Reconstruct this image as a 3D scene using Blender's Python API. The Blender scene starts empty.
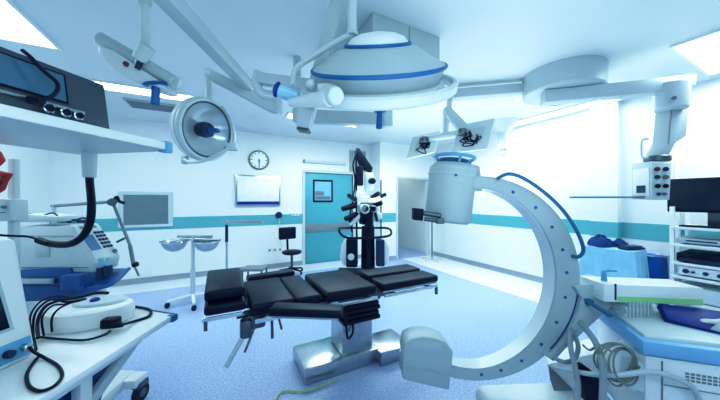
import bpy, bmesh, math, random
from mathutils import Vector, Matrix
random.seed(4)
S = bpy.context.scene
COL = S.collection
F = 267.0; H = 1.49; YAW = math.atan2(.464, .886)
I4 = Matrix.Identity(4)
K = Matrix.Rotation(-YAW, 4, 'Z')            # frame whose y axis is the viewing direction
V = Vector
def c(px, py, Z): return V(((px-360)/F*Z, Z, H-(py-200)/F*Z))
def ch(px, py, h):                            # depth from a known height
    Z = (H-h)*F/(py-200); return V(((px-360)/F*Z, Z, h))
def kw(v): return K @ V(v)

# ---------------------------------------------------------------- materials
def lin(r, g, b):
    f = lambda u: (u/255/12.92) if u/255 <= .04045 else ((u/255+.055)/1.055)**2.4
    return (f(r), f(g), f(b), 1)
def mat(name, rgb, rough=.5, metal=0, var=.04, scale=8, bump=0, spec=.5, emit=0, alpha=1, coat=0):
    m = bpy.data.materials.new(name); m.use_nodes = True
    n = m.node_tree.nodes; l = m.node_tree.links
    b = n['Principled BSDF']
    if max(rgb)-min(rgb) < 62 and max(rgb) > 75:      # the greys keep only part of their tint
        g_ = .25*rgb[0]+.5*rgb[1]+.25*rgb[2]; rgb = tuple(g_+(q_-g_)*.4 for q_ in rgb)
    col = lin(*rgb)
    tc = n.new('ShaderNodeTexCoord'); nz = n.new('ShaderNodeTexNoise'); nz.inputs['Scale'].default_value = scale
    nz.inputs['Detail'].default_value = 3
    l.new(tc.outputs['Object'], nz.inputs['Vector'])
    rp = n.new('ShaderNodeValToRGB')
    rp.color_ramp.elements[0].position = .3; rp.color_ramp.elements[1].position = .7
    rp.color_ramp.elements[0].color = (col[0]*(1-var), col[1]*(1-var), col[2]*(1-var), 1)
    rp.color_ramp.elements[1].color = (min(1, col[0]*(1+var)), min(1, col[1]*(1+var)), min(1, col[2]*(1+var)), 1)
    l.new(nz.outputs['Fac'], rp.inputs['Fac']); l.new(rp.outputs['Color'], b.inputs['Base Color'])
    b.inputs['Roughness'].default_value = rough; b.inputs['Metallic'].default_value = metal
    b.inputs['Specular IOR Level'].default_value = spec
    b.inputs['Coat Weight'].default_value = coat
    if bump:
        bp = n.new('ShaderNodeBump'); bp.inputs['Strength'].default_value = bump; bp.inputs['Distance'].default_value = .01
        n2 = n.new('ShaderNodeTexNoise'); n2.inputs['Scale'].default_value = scale*6
        l.new(tc.outputs['Object'], n2.inputs['Vector']); l.new(n2.outputs['Fac'], bp.inputs['Height'])
        l.new(bp.outputs['Normal'], b.inputs['Normal'])
    if emit:
        b.inputs['Emission Color'].default_value = col; b.inputs['Emission Strength'].default_value = emit
    if alpha < 1: b.inputs['Alpha'].default_value = alpha
    return m
M = dict(
 wall=mat('wall_paint', (226, 238, 243), .6, var=.01, scale=2),
 ceil=mat('ceiling_paint', (206, 226, 234), .4, var=.015, scale=1.5),
 teal=mat('teal_band', (104, 178, 186), .45, var=.02),
 door=mat('teal_door', (92, 172, 184), .4, var=.02),
 grey=mat('grey_band', (120, 145, 155), .45),
 skirt=mat('blue_skirting', (136, 160, 190), .5, var=.03),
 pale=mat('pale_floor_sheen', (222, 228, 246), .3, var=.03, scale=30),
 white=mat('white_enamel', (226, 236, 240), .35, var=.01),
 off=mat('cool_white_plastic', (188, 214, 222), .38, var=.015),
 armm=mat('grey_white_enamel', (172, 200, 212), .35, var=.02),
 carm=mat('carm_grey', (166, 196, 206), .4, var=.015),
 carmlt=mat('carm_inner', (206, 224, 234), .3, var=.01),
 blue=mat('blue_rubber', (30, 104, 162), .45),
 ltblue=mat('light_blue_plastic', (110, 172, 208), .4),
 cartblue=mat('cart_blue', (132, 184, 222), .4),
 royal=mat('royal_blue', (4, 44, 132), .5),
 navy=mat('navy_plastic', (26, 52, 88), .4),
 console=mat('console_grey', (58, 84, 112), .45),
 midblue=mat('mid_blue_panel', (30, 92, 150), .45),
 blk=mat('black_vinyl', (10, 20, 46), .42, spec=.3, bump=.05, scale=20),
 blkp=mat('black_plastic', (9, 18, 42), .5, spec=.3),
 steel=mat('brushed_steel', (176, 196, 208), .28, 1, var=.06, scale=25),
 chrome=mat('chrome', (215, 228, 235), .12, 1),
 dsteel=mat('dark_steel', (96, 116, 132), .35, 1),
 screen=mat('dark_screen', (14, 30, 54), .12, spec=.6),
 scr2=mat('blue_glass_screen', (72, 112, 136), .2, spec=.6),
 gscr=mat('grey_screen', (96, 138, 156), .3),
 drape=mat('light_blue_drape', (160, 208, 234), .8, bump=.4, scale=10, var=.06),
 cloth=mat('blue_cloth', (30, 110, 190), .85, bump=.5, scale=9, var=.12),
 dcloth=mat('dark_blue_cloth', (24, 66, 124), .85, bump=.5, scale=9, var=.15),
 green=mat('green_stripe', (160, 215, 150), .5),
 yellow=mat('yellow_label', (220, 205, 120), .5),
 red=mat('red_cloth', (190, 60, 62), .7, bump=.3, var=.12),
 reddark=mat('dark_red', (120, 30, 40), .4),
 hose=mat('grey_hose', (122, 150, 168), .45),
 hoselt=mat('light_hose', (170, 198, 212), .4),
 hoseb=mat('blue_hose', (52, 112, 150), .4),
 cable=mat('tan_cable', (140, 145, 125), .5),
 ycable=mat('yellow_cable', (185, 195, 130), .5),
 glass=mat('lamp_glass', (150, 195, 220), .08, var=.02),
 corr=mat('corridor_paint', (184, 206, 198), .6, var=.01),
 rubber=mat('dark_rubber', (18, 30, 54), .6),
 vent=mat('vent_grey', (170, 195, 200), .5),
 glow=mat('light_panel', (240, 250, 255), .5, emit=5),
 paper=mat('board_white', (232, 244, 248), .25),
 purple=mat('deep_blue_strip', (30, 34, 140), .4),
)
# speckled vinyl floor
def floor_mat():
    m = bpy.data.materials.new('speckled_vinyl'); m.use_nodes = True
    n = m.node_tree.nodes; l = m.node_tree.links; b = n['Principled BSDF']
    tc = n.new('ShaderNodeTexCoord')
    a = n.new('ShaderNodeTexNoise'); a.inputs['Scale'].default_value = 70; a.inputs['Detail'].default_value = 6; a.inputs['Roughness'].default_value = .7
    r = n.new('ShaderNodeValToRGB'); e = r.color_ramp.elements
    e[0].position = .38; e[0].color = lin(140, 162, 208); e[1].position = .62; e[1].color = lin(206, 214, 236)
    x = e.new(.5); x.color = lin(174, 188, 222)
    l.new(tc.outputs['Object'], a.inputs['Vector']); l.new(a.outputs['Fac'], r.inputs['Fac'])
    l.new(r.outputs['Color'], b.inputs['Base Color'])
    b.inputs['Roughness'].default_value = .33
    return m
M['floor'] = floor_mat()

# ---------------------------------------------------------------- mesh builder (collects world coordinates)
class MB:
    def __init__(s, M=I4): s.v = []; s.f = []; s.M = M
    def raw(s, vs, fs, X=None):
        o = len(s.v); T = s.M if X is None else s.M @ X
        s.v += [T @ V(p) for p in vs]; s.f += [tuple(i+o for i in q) for q in fs]; return s
    def bm(s, bm, X=None):
        bm.verts.index_update()
        s.raw([v.co.copy() for v in bm.verts], [[v.index for v in f.verts] for f in bm.faces], X); bm.free(); return s
    def box(s, ctr, size, bev=0, rot=None, seg=2):
        bm = bmesh.new(); bmesh.ops.create_cube(bm, size=1)
        bmesh.ops.scale(bm, vec=size, verts=bm.verts)
        if bev: bmesh.ops.bevel(bm, geom=list(bm.edges), offset=bev, segments=seg, affect='EDGES', profile=.5)
        X = Matrix.Translation(V(ctr))
        if rot is not None: X = X @ (rot if isinstance(rot, Matrix) else Matrix.Rotation(rot, 4, 'Z'))
        return s.bm(bm, X)
    def bb(s, a, b, bev=0, seg=2):
        a = V(a); b = V(b); return s.box((a+b)/2, [abs(q) for q in (b-a)], bev, seg=seg)
    def ext(s, pts, off, bev=0, seg=2):
        pts = [V(p) for p in pts]; off = V(off); n = len(pts)
        bm = bmesh.new(); A = [bm.verts.new(p) for p in pts]; B = [bm.verts.new(p+off) for p in pts]
        bm.faces.new(A); bm.faces.new(B[::-1])
        for i in range(n): bm.faces.new((A[i], B[i], B[(i+1) % n], A[(i+1) % n]))
        bmesh.ops.recalc_face_normals(bm, faces=bm.faces)
        if bev: bmesh.ops.bevel(bm, geom=[e for e in bm.edges if e.calc_face_angle(0) > .5], offset=bev, segments=seg, affect='EDGES', profile=.5)
        return s.bm(bm)
    def rod(s, p0, p1, r0, r1=None, n=16, bev=0):
        p0 = V(p0); p1 = V(p1); r1 = r0 if r1 is None else r1; d = p1-p0
        q = d.to_track_quat('Z', 'Y').to_matrix().to_4x4(); X = Matrix.Translation(p0) @ q; L = d.length
        b = min(bev, L/3)
        if b: return s.lathe([(0, 0), (r0-b, 0), (r0, b), (r1, L-b), (r1-b, L), (0, L)], X, n)
        return s.lathe([(0, 0), (r0, 0), (r1, L), (0, L)], X, n)
    def lathe(s, prof, X=I4, n=24, sx=1, sy=1):
        vs = []; fs = []; idx = []
        for r, z in prof:
            if r < 1e-6: idx.append([len(vs)]); vs.append((0, 0, z))
            else:
                idx.append(list(range(len(vs), len(vs)+n)))
                vs += [(r*sx*math.cos(2*math.pi*k/n), r*sy*math.sin(2*math.pi*k/n), z) for k in range(n)]
        for a, b in zip(idx, idx[1:]):
            if len(a) == 1 and len(b) == 1: continue
            for k in range(n):
                j = (k+1) % n
                if len(a) == 1: fs.append((a[0], b[j], b[k]))
                elif len(b) == 1: fs.append((a[k], a[j], b[0]))
                else: fs.append((a[k], a[j], b[j], b[k]))
        return s.raw(vs, fs, X)
    def tube(s, pts, r, n=8, smooth=True, closed=False, sub=6):
        P = [V(p) for p in pts]
        if smooth and len(P) > 2:
            Q = []; m = len(P); rng = m if closed else m-1
            for i in range(rng):
                if closed: a, b, d, e = P[(i-1) % m], P[i], P[(i+1) % m], P[(i+2) % m]
                else: a, b, d, e = P[max(i-1, 0)], P[i], P[i+1], P[min(i+2, m-1)]
                for k in range(sub):
                    t = k/sub
                    Q.append(.5*((2*b)+(d-a)*t+(2*a-5*b+4*d-e)*t*t+(3*b-a-3*d+e)*t**3))
            if not closed: Q.append(P[-1])
            P = Q
        m = len(P); vs = []; fs = []; up = None
        for i in range(m):
            if closed: t = (P[(i+1) % m]-P[(i-1) % m])
            else: t = P[min(i+1, m-1)]-P[max(i-1, 0)]
            t.normalize()
            if up is None: up = t.orthogonal().normalized()
            else:
                up = (up-t*up.dot(t))
                up = up.normalized() if up.length > 1e-5 else t.orthogonal().normalized()
            w = t.cross(up)
            vs += [P[i]+r*(up*math.cos(2*math.pi*k/n)+w*math.sin(2*math.pi*k/n)) for k in range(n)]
        for i in range(m if closed else m-1):
            j = (i+1) % m
            for k in range(n): fs.append((i*n+k, i*n+(k+1) % n, j*n+(k+1) % n, j*n+k))
        if not closed: fs.append(tuple(range(n))[::-1]); fs.append(tuple(range((m-1)*n, m*n)))
        return s.raw(vs, fs)
    def torus(s, ctr, R, r, axis=(0, 0, 1), n=32, k=8, sx=1, sy=1):
        q = V(axis).to_track_quat('Z', 'Y').to_matrix().to_4x4(); X = Matrix.Translation(V(ctr)) @ q
        return s.tube([X @ V((R*sx*math.cos(2*math.pi*i/n), R*sy*math.sin(2*math.pi*i/n), 0)) for i in range(n)], r, k, False, True)
    def plate(s, p0, u, v, th, bev=0):   # parallelogram slab
        p0 = V(p0); u = V(u); v = V(v); nn = u.cross(v).normalized()*th
        return s.ext([p0, p0+u, p0+u+v, p0+v], nn, bev)
    def ball(s, ctr, r, sc=(1, 1, 1), n=16):
        return s.lathe([(r*math.sin(math.pi*i/10), -r*math.cos(math.pi*i/10)) for i in range(11)], Matrix.Translation(V(ctr)) @ Matrix.Diagonal((*sc, 1)), n)
ROOT = {}
def _mesh(name, mb, m, inv):
    me = bpy.data.meshes.new(name); me.from_pydata([inv @ p for p in mb.v], [], mb.f)
    bm = bmesh.new(); bm.from_mesh(me); bmesh.ops.recalc_face_normals(bm, faces=bm.faces); bm.to_mesh(me); bm.free()
    me.materials.append(M[m] if isinstance(m, str) else m)
    me.shade_smooth(); me.set_sharp_from_angle(angle=math.radians(32)); me.update()
    o = bpy.data.objects.new(name, me); COL.objects.link(o); return o
def thing(name, label, cat, loc, rz=0, group=None):
    o = bpy.data.objects.new(name, None); COL.objects.link(o); o.empty_display_size = .1
    o.location = loc; o.rotation_euler = (0, 0, rz); o['label'] = label; o['category'] = cat
    if group: o['group'] = group
    ROOT[o.name] = (Matrix.Translation(V(loc)) @ Matrix.Rotation(rz, 4, 'Z')).inverted(); return o
def part(name, mb, m, parent, label=None):
    inv = ROOT[parent.name]; o = _mesh(name, mb, m, inv); o.parent = parent; ROOT[o.name] = inv
    if label: o['label'] = label
    return o
def single(name, mb, m, label, cat, group=None):
    xs = [p.x for p in mb.v]; ys = [p.y for p in mb.v]; zs = [p.z for p in mb.v]
    loc = V(((min(xs)+max(xs))/2, (min(ys)+max(ys))/2, min(zs)))
    inv = Matrix.Translation(-loc); o = _mesh(name, mb, m, inv); o.location = loc
    o['label'] = label; o['category'] = cat
    if group: o['group'] = group
    ROOT[o.name] = inv; return o
def struct(name, mb, m, parent=None):
    if parent is not None: return part(name, mb, m, parent)
    o = _mesh(name, mb, m, I4); o['kind'] = 'structure'; ROOT[o.name] = I4; return o
def B(): return MB()
def C(): return MB(K)
def RY(a): return Matrix.Rotation(a, 4, 'Y')
def RX(a): return Matrix.Rotation(a, 4, 'X')
def RZ(a): return Matrix.Rotation(a, 4, 'Z')
def align(ctr, axis): return Matrix.Translation(V(ctr)) @ V(axis).to_track_quat('Z', 'Y').to_matrix().to_4x4()

# ================================================================ ROOM
XL, XR, YB, YF, HC = -2.4, 5.12, 6.04, -1.8, 2.91
YJ, XJ = 5.5, 3.43
DX0, DX1, DH = 1.73, 2.96, 2.13
OX0, OX1, OH = 3.95, 4.94, 2.03
struct('floor', B().bb((XL-.1, YF-.1, -.1), (XR+.1, 8.1, 0)), 'floor')
struct('ceiling', B().bb((XL-.1, YF-.1, HC), (XR+.1, 8.1, HC+.1)), 'ceil')
struct('wall_left', B().bb((XL-.1, YF, 0), (XL, YB, HC)), 'wall')
struct('wall_right', B().bb((XR, YF, 0), (XR+.1, 8, HC)), 'wall')
struct('wall_front', B().bb((XL, YF-.1, 0), (XR, YF, HC)), 'wall')
struct('wall_back', B().bb((XL, YB, 0), (DX0, YB+.1, HC)).bb((DX0, YB, DH), (DX1, YB+.1, HC)).bb((DX1, YB, 0), (XJ, YB+.1, HC)), 'wall')
struct('wall_corner', B().bb((XJ, YJ, 0), (OX0, YJ+.1, HC)).bb((OX0, YJ, OH), (OX1, YJ+.1, HC)).bb((OX1, YJ, 0), (XR, YJ+.1, HC)).bb((XJ, YJ+.1, 0), (XJ+.1, 8, HC)), 'wall')
struct('wall_corridor', B().bb((XJ+.1, 7.9, 0), (XR, 8.0, HC)), 'corr')
struct('wall_pillar', B().bb((5.0, 1.66, 0), (XR, 1.98, HC)), 'wall')
# pale floor strips, painting the reflection of the bright walls
struct('floor_sheen_1', B().bb((4.08, .2, 0), (XR-.005, YJ, .004)), 'pale')
struct('floor_sheen_2', B().bb((XL, 5.45, 0), (3.4, YB-.005, .004)), 'pale')
# teal wall bands
b0, b1 = .95, 1.17
struct('trim_3', B().bb((XL, YB-.006, b0), (DX0-.06, YB, b1)), 'teal')
struct('trim_4', B().bb((DX1+.06, YB-.006, b0), (XJ, YB, b1)).bb((XJ-.006, YJ, b0), (XJ, YB, b1)), 'teal')
struct('trim_5', B().bb((XJ-.006, YJ-.006, b0), (OX0-.06, YJ, b1)), 'teal')
struct('trim_6', B().bb((XR-.006, 1.98, b0), (XR, YJ, b1)), 'teal')
struct('trim_7', B().bb((4.994, 1.654, b0), (5.0, 1.98, b1)).bb((4.994, 1.654, b0), (XR, 1.66, b1)).bb((XR-.006, YF, b0), (XR, 1.66, b1)), 'teal')
# skirting
def skirt(name, a, b, n):
    a = V((*a, 0)); b = V((*b, 0)); n = V((*n, 0))
    pr = [(0, 0), (.035, 0), (.03, .01), (.014, .035), (.01, .1), (0, .1)]
    struct(name, B().ext([a+n*x+V((0, 0, z)) for x, z in pr], b-a), 'skirt')
skirt('baseboard_back', (XL, YB), (DX0-.06, YB), (0, -1))
skirt('baseboard_niche', (DX1+.06, YB), (XJ, YB), (0, -1))
skirt('baseboard_corner', (XJ, YJ), (OX0-.05, YJ), (0, -1))
skirt('baseboard_right', (XR, 1.98), (XR, YJ), (-1, 0))
skirt('baseboard_pillar', (5.0, 1.66), (5.0, 1.98), (-1, 0))
skirt('baseboard_left', (XL, YF), (XL, YB), (1, 0))
# teal double door in back wall
d = thing('door_1', 'teal hinged theatre door with small dark framed window and grey band', 'door', ((DX0+DX1)/2, YB, 0)); d['kind'] = 'structure'
part('door_frame', B().bb((DX0-.06, YB-.02, 0), (DX0, YB+.1, DH+.06)).bb((DX1, YB-.02, 0), (DX1+.06, YB+.1, DH+.06)).bb((DX0, YB-.02, DH), (DX1, YB+.1, DH+.06)), 'off', d)
lf = part('door_leaf', B().bb((DX0+.005, YB+.02, .01), (DX1-.005, YB+.07, DH-.005), .004), 'door', d)
part('band', B().bb((DX0+.01, YB+.008, .73), (DX1-.01, YB+.019, .93), .003), 'grey', lf)
part('window_frame', B().bb((1.93, YB+.005, 1.44), (2.42, YB+.0195, 1.48)).bb((1.93, YB+.005, 1.93), (2.42, YB+.0195, 1.97)).bb((1.93, YB+.005, 1.48), (1.965, YB+.0195, 1.93)).bb((2.385, YB+.005, 1.48), (2.42, YB+.0195, 1.93)), 'blkp', lf)
part('pane', B().bb((1.965, YB+.012, 1.48), (2.385, YB+.0195, 1.93)), 'glass', lf)
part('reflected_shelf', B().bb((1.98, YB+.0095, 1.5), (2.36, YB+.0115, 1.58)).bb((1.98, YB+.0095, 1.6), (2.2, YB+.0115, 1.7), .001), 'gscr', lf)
# corridor opening frame + far door
d = thing('door_2', 'open doorway with pale frame leading to the corridor', 'doorway', ((OX0+OX1)/2, YJ, 0)); d['kind'] = 'structure'
part('door_frame', B().bb((OX0-.05, YJ-.015, 0), (OX0, YJ+.1, OH+.05)).bb((OX1, YJ-.015, 0), (OX1+.05, YJ+.1, OH+.05)).bb((OX0, YJ-.015, OH), (OX1, YJ+.1, OH+.05)), 'off', d)
d = thing('door_3', 'pale closed corridor door seen through the doorway', 'door', (4.1, 7.9, 0)); d['kind'] = 'structure'
part('door_leaf', B().bb((4.46, 7.86, 0), (5.08, 7.9, 2.05), .005), 'corr', d)
part('door_frame', B().bb((4.4, 7.84, 0), (4.46, 7.9, 2.11)).bb((4.46, 7.84, 2.05), (5.1, 7.9, 2.11)), 'vent', d)
part('door_handle', B().rod((4.54, 7.83, 1.03), (4.66, 7.83, 1.03), .012), 'dsteel', d)

# ---- ceiling light panels
def light_panel(a, b, label, power, col=(.95, .99, 1)):
    cx, cy = (a[0]+b[0])/2, (a[1]+b[1])/2
    t = thing('ceiling_light', label, 'light', (cx, cy, HC-.03), group='recessed ceiling light panels')
    x0, x1 = sorted((a[0], b[0])); y0, y1 = sorted((a[1], b[1])); w = .025
    part('frame', B().bb((x0-w, y0-w, HC-.02), (x1+w, y0, HC)).bb((x0-w, y1, HC-.02), (x1+w, y1+w, HC)).bb((x0-w, y0, HC-.02), (x0, y1, HC)).bb((x1, y0, HC-.02), (x1+w, y1, HC)), 'white', t)
    part('diffuser', B().bb((x0, y0, HC-.012), (x1, y1, HC-.001)), 'glow', t)
    L = bpy.data.lights.new('panel_lamp', 'AREA'); L.shape = 'RECTANGLE'; L.size = x1-x0; L.size_y = y1-y0; L.energy = power; L.color = col
    o = bpy.data.objects.new('panel_lamp', L); COL.objects.link(o); o.location = (cx, cy, HC-.03)
light_panel((-1.94, 2.3), (-1.34, 3.5), 'square ceiling light panel at the upper left corner of the room', 9)
light_panel((-1.5, 4.25), (-.32, 4.5), 'narrow ceiling light strip behind the hanging side lamp', 12)
light_panel((1.0, 4.36), (2.3, 4.6), 'narrow ceiling light strip behind the surgical lamp arms', 26)
light_panel((4.72, 1.6), (4.95, 3.3), 'long ceiling light strip running beside the right wall', 6)
light_panel((3.69, .2), (4.85, .83), 'bright ceiling light panel at the upper right of the room', 12)
# vent in ceiling
t = thing('ceiling_vent', 'flat pale air grille in ceiling behind the side lamp', 'vent', (-.85, 5.0, HC-.015))
part('frame', B().bb((-1.2, 4.8, HC-.02), (-.5, 5.2, HC), .004), 'vent', t)
for k in range(6): part('slat', B().bb((-1.17, 4.83+k*.06, HC-.028), (-.53, 4.86+k*.06, HC-.02)), 'gscr', t)
# fixed wall fittings on back wall
t = thing('wall_clock', 'round white wall clock with black hands above the white board', 'clock', (.73, YB-.02, 2.14))
X = Matrix.Translation((.73, YB, 2.34)) @ RX(math.pi/2)
part('case', B().lathe([(0, 0), (.2, 0), (.205, .03), (.195, .045), (.18, .045), (.178, .02)], X, 40), 'dsteel', t)
part('dial', B().lathe([(0, .022), (.179, .022), (.179, .01)], X, 40), 'paper', t)
mk = B()
for k in range(12):
    a = k*math.pi/6; s, co = math.sin(a), math.cos(a)
    mk.box((.73+.15*s, YB-.025, 2.34+.15*co), (.012, .004, .036 if k % 3 == 0 else .022), 0, RY(a))
part('hour_marks', mk, 'blkp', t)
part('hour_hand', B().box((.735, YB-.03, 2.3), (.014, .004, .1), 0, RY(.05)), 'blkp', t)
part('minute_hand', B().box((.732, YB-.034, 2.28), (.01, .004, .15), 0, RY(-.08)), 'blkp', t)
t = thing('light_board', 'white wall board with silver frame and dark blue bottom strip', 'board', (.73, YB-.03, 1.38))
part('frame', B().bb((.28, YB-.05, 1.37), (1.17, YB, 2.01), .008), 'steel', t)
part('panel', B().bb((.31, YB-.058, 1.46), (1.14, YB-.049, 1.98), .003), 'paper', t)
part('strip', B().bb((.31, YB-.06, 1.4), (1.14, YB-.049, 1.455), .003), 'purple', t)
t = thing('observation_window', 'grey glazed wall window in a pale frame left of teal strip', 'window', (-1.15, YB-.02, 1.03))
part('frame', B().bb((-1.56, YB-.03, 1.0), (-.78, YB-.001, 1.05), .004).bb((-1.56, YB-.03, 1.58), (-.78, YB-.001, 1.64), .004).bb((-1.56, YB-.03, 1.05), (-1.49, YB-.001, 1.58)).bb((-.85, YB-.03, 1.05), (-.78, YB-.001, 1.58)), 'off', t)
part('pane', B().bb((-1.49, YB-.02, 1.05), (-.85, YB-.008, 1.58)), 'gscr', t)
for i, x in enumerate((.95, 1.06, 1.17)):
    w = thing('wall_socket', ['white wall socket low down, left of three behind the stool', 'middle white wall socket low down behind the stool', 'white wall socket low down, right of three behind the stool'][i], 'socket', (x, YB-.012, .36), group='low wall sockets')
    part('plate', B().bb((x-.042, YB-.012, .36), (x+.042, YB, .445), .004), 'white', w)
    part('insert', B().rod((x, YB-.014, .402), (x, YB-.01, .402), .024), 'gscr', w)
t = thing('wall_switch', 'white double wall switch plate on the teal band beside the door', 'switch', (1.5, YB-.02, 1.15))
part('plate', B().bb((1.42, YB-.02, 1.13), (1.6, YB-.004, 1.21), .005), 'white', t)
part('rocker', B().bb((1.44, YB-.026, 1.145), (1.5, YB-.019, 1.195), .003), 'off', t)
part('rocker', B().bb((1.52, YB-.026, 1.145), (1.58, YB-.019, 1.195), .003), 'off', t)
t = thing('suction_gauge', 'small dark round gauge with cord on the wall below the board', 'gauge', (1.14, YB-.04, 1.1))
part('body', B().rod((1.14, YB, 1.16), (1.14, YB-.05, 1.16), .07, bev=.01), 'navy', t)
part('cord', B().tube([(1.14, YB-.03, 1.1), (1.16, YB-.03, .8), (1.19, YB-.03, .5), (1.17, YB-.02, .42)], .008), 'off', t)
t = thing('door_closer', 'white sliding door rail mounted above the teal door', 'door closer', (2.1, YB-.04, 2.34))
part('rail', B().bb((1.72, YB-.06, 2.35), (2.75, YB, 2.41), .008), 'off', t)
part('end_cap', B().bb((1.69, YB-.066, 2.345), (1.72, YB, 2.415), .006), 'grey', t)
t = thing('wall_grille', 'grey ribbed air grille on back wall behind the microscope', 'vent', (3.05, YB-.03, 2.2))
part('frame', B().bb((2.86, YB-.03, 2.2), (3.32, YB, 2.74), .006), 'vent', t)
for k in range(9): part('slat', B().bb((2.885+k*.048, YB-.036, 2.23), (2.9+k*.048, YB-.029, 2.71)), 'grey', t)
# corridor wall rail
# ================================================================ OPERATING TABLE (world aligned)
t = thing('operating_table', 'black padded operating table on a steel pedestal in the room centre', 'operating table', (1.1, 2.3, 0))
bs = part('base', B().bb((.6, 2.09, .004), (1.3, 2.5, .13), .012).bb((1.27, 2.02, .004), (1.62, 2.38, .12), .012), 'steel', t)
part('column', B().bb((.94, 2.12, .13), (1.24, 2.40, .46), .012), 'steel', t)
bl = B()
for k in range(6): bl.bb((.93 if k % 2 else .915, 2.04, .425+k*.043), (1.265 if k % 2 else 1.28, 2.43, .465+k*.043), .014)
part('bellows', bl, 'blk', t)
part('top_frame', B().bb((.16, 1.98, .665), (1.74, 2.06, .7), .006).bb((.16, 2.3, .665), (1.74, 2.38, .7), .006).bb((.75, 1.94, .66), (1.3, 2.44, .72), .008).bb((-.05, 2.05, .72), (.2, 2.12, .75)).bb((-.05, 2.26, .72), (.2, 2.33, .75)), 'dsteel', t)
rl = part('side_rail', B().bb((.2, 1.86, .68), (1.14, 1.872, .71), .002).bb((-.1, 1.9, .735), (.13, 1.912, .76), .002).bb((1.2, 1.85, .685), (1.78, 1.862, .71), .002), 'chrome', t)
part('side_rail', B().bb((.2, 2.49, .68), (1.14, 2.502, .71), .002).bb((1.2, 2.33, .685), (1.78, 2.342, .71), .002), 'chrome', t)
part('rail_bracket', B().bb((.3, 1.872, .68), (.33, 2.0, .705)).bb((1.05, 1.872, .68), (1.08, 2.0, .705)).bb((1.3, 1.86, .68), (1.33, 2.0, .7)).bb((1.7, 1.86, .68), (1.73, 2.0, .7)).bb((1.76, 1.85, .62), (1.78, 1.87, .69)).bb((-.09, 1.9, .68), (-.07, 1.92, .74)), 'dsteel', t)
part('head_pad', B().bb((-.09, 1.9, .765), (.15, 2.46, .83), .022, 3), 'blk', t)
part('head_pad', B().box((.03, 2.2, .885), (.24, .52, .07), .022, RX(.04), 3), 'blk', t)
part('back_pad', B().bb((.175, 1.87, .72), (.47, 2.48, .8), .022, 3), 'blk', t)
part('back_pad', B().bb((.472, 1.87, .72), (.66, 2.48, .795), .02, 3), 'blk', t)
part('seat_pad', B().bb((.69, 1.84, .725), (1.12, 2.44, .805), .025, 3), 'blk', t)
part('leg_pad', B().box((1.49, 1.96, .765), (.6, .225, .06), .02, None, 3), 'blk', t)
part('leg_pad', B().box((1.49, 2.21, .775), (.6, .225, .06), .02, None, 3), 'blk', t)
part('leg_plate', B().bb((1.19, 1.86, .72), (1.78, 2.07, .735), .003).bb((1.19, 2.11, .73), (1.78, 2.32, .745), .003).bb((1.1, 1.98, .69), (1.25, 2.2, .735)), 'steel', t)
# arm boards belong to the table
a0 = V((.30, 1.83, .77)); a1 = V((.70, 1.58, .775))
dd = (a1-a0).normalized(); ang = math.atan2(dd.y, dd.x)
ab = part('arm_board', B().box((a0+a1)/2, ((a1-a0).length, .13, .05), .018, Matrix.Rotation(ang, 4, 'Z') @ RY(.01), 3), 'blk', t, 'black padded arm board swung out at the near side')
part('board_plate', B().box((a0+a1)/2-V((0, 0, .032)), ((a1-a0).length-.04, .1, .012), 0, Matrix.Rotation(ang, 4, 'Z')), 'steel', ab)
part('arm_board', B().box((.42, 2.58, .79), (.42, .12, .05), .018, RZ(.1), 3), 'blk', t, 'black arm board at the far side')
part('rail_clamp', B().box((.74, 1.8, .70), (.06, .06, .09), .01).rod((.74, 1.77, .72), (.74, 1.72, .72), .018), 'ltblue', t, 'blue grey clamp knob')
part('rail_clamp', B().box((.21, 2.0, .66), (.14, .14, .1), .02).box((.15, 1.92, .64), (.07, .07, .12), .015).rod((.1, 2.0, .7), (.3, 2.0, .69), .02), 'dsteel', t)
lv = [((.17, 1.93, .64), (.03, 1.84, .46), .016), ((.21, 1.94, .63), (.14, 1.88, .5), .008), ((.33, 2.0, .67), (.33, 1.98, .5), .01), ((.37, 2.02, .67), (.4, 2.0, .54), .008)]
for p, q, r in lv: part('lever', B().rod(p, q, r, bev=.004), 'armm' if r > .012 else 'dsteel', t)
part('hand_lead', B().tube([(.93, 2.05, .62), (.92, 2.0, .45), (.95, 2.03, .33), (1.02, 2.08, .35), (1.02, 2.1, .5)], .01), 'blkp', t)
single('floor_cable', B().tube([(.86, 2.04, .012), (.6, 2.02, .012), (.42, 2.1, .012), (.3, 1.95, .012), (.12, 1.92, .012), (.05, 1.8, .012)], .007), 'ycable', 'thin yellow cable lying on the blue floor beside the table base', 'cable')

# ================================================================ C-ARM (camera frame)
zc = 1.83; zd = .13; sc = 1.87/F
cx0, hz0 = (475.5-360)*sc, H-77*sc
def rp(th, r, y=zc): return V((cx0+r*sc*math.cos(th), y, hz0+r*sc*math.sin(th)))
ca = thing('c_arm', 'large grey c shaped x-ray arm on a white and blue mobile cart', 'x-ray machine', kw((1.95, 1.75, 0)), -YAW)
N = 72; th0, th1 = math.radians(96), math.radians(-108)
bm = bmesh.new(); rings = []
for i in range(N+1):
    th = th0+(th1-th0)*i/N; ri = 102-(13+13*max(0, math.cos(th))**1.3)
    rings.append([bm.verts.new(rp(th, r, y)) for r, y in ((ri, zc), (100.5, zc), (100.5, zc+zd), (ri, zc+zd))])
for a, b in zip(rings, rings[1:]):
    for k in range(4): bm.faces.new((a[k], a[(k+1) % 4], b[(k+1) % 4], b[k]))
bm.faces.new(rings[0]); bm.faces.new(rings[-1][::-1])
bmesh.ops.recalc_face_normals(bm, faces=bm.faces)
bmesh.ops.bevel(bm, geom=[e for e in bm.edges if e.calc_face_angle(0) > .7], offset=.007, segments=2, affect='EDGES')
cb = part('c_bow', C().bm(bm), 'carm', ca)
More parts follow.
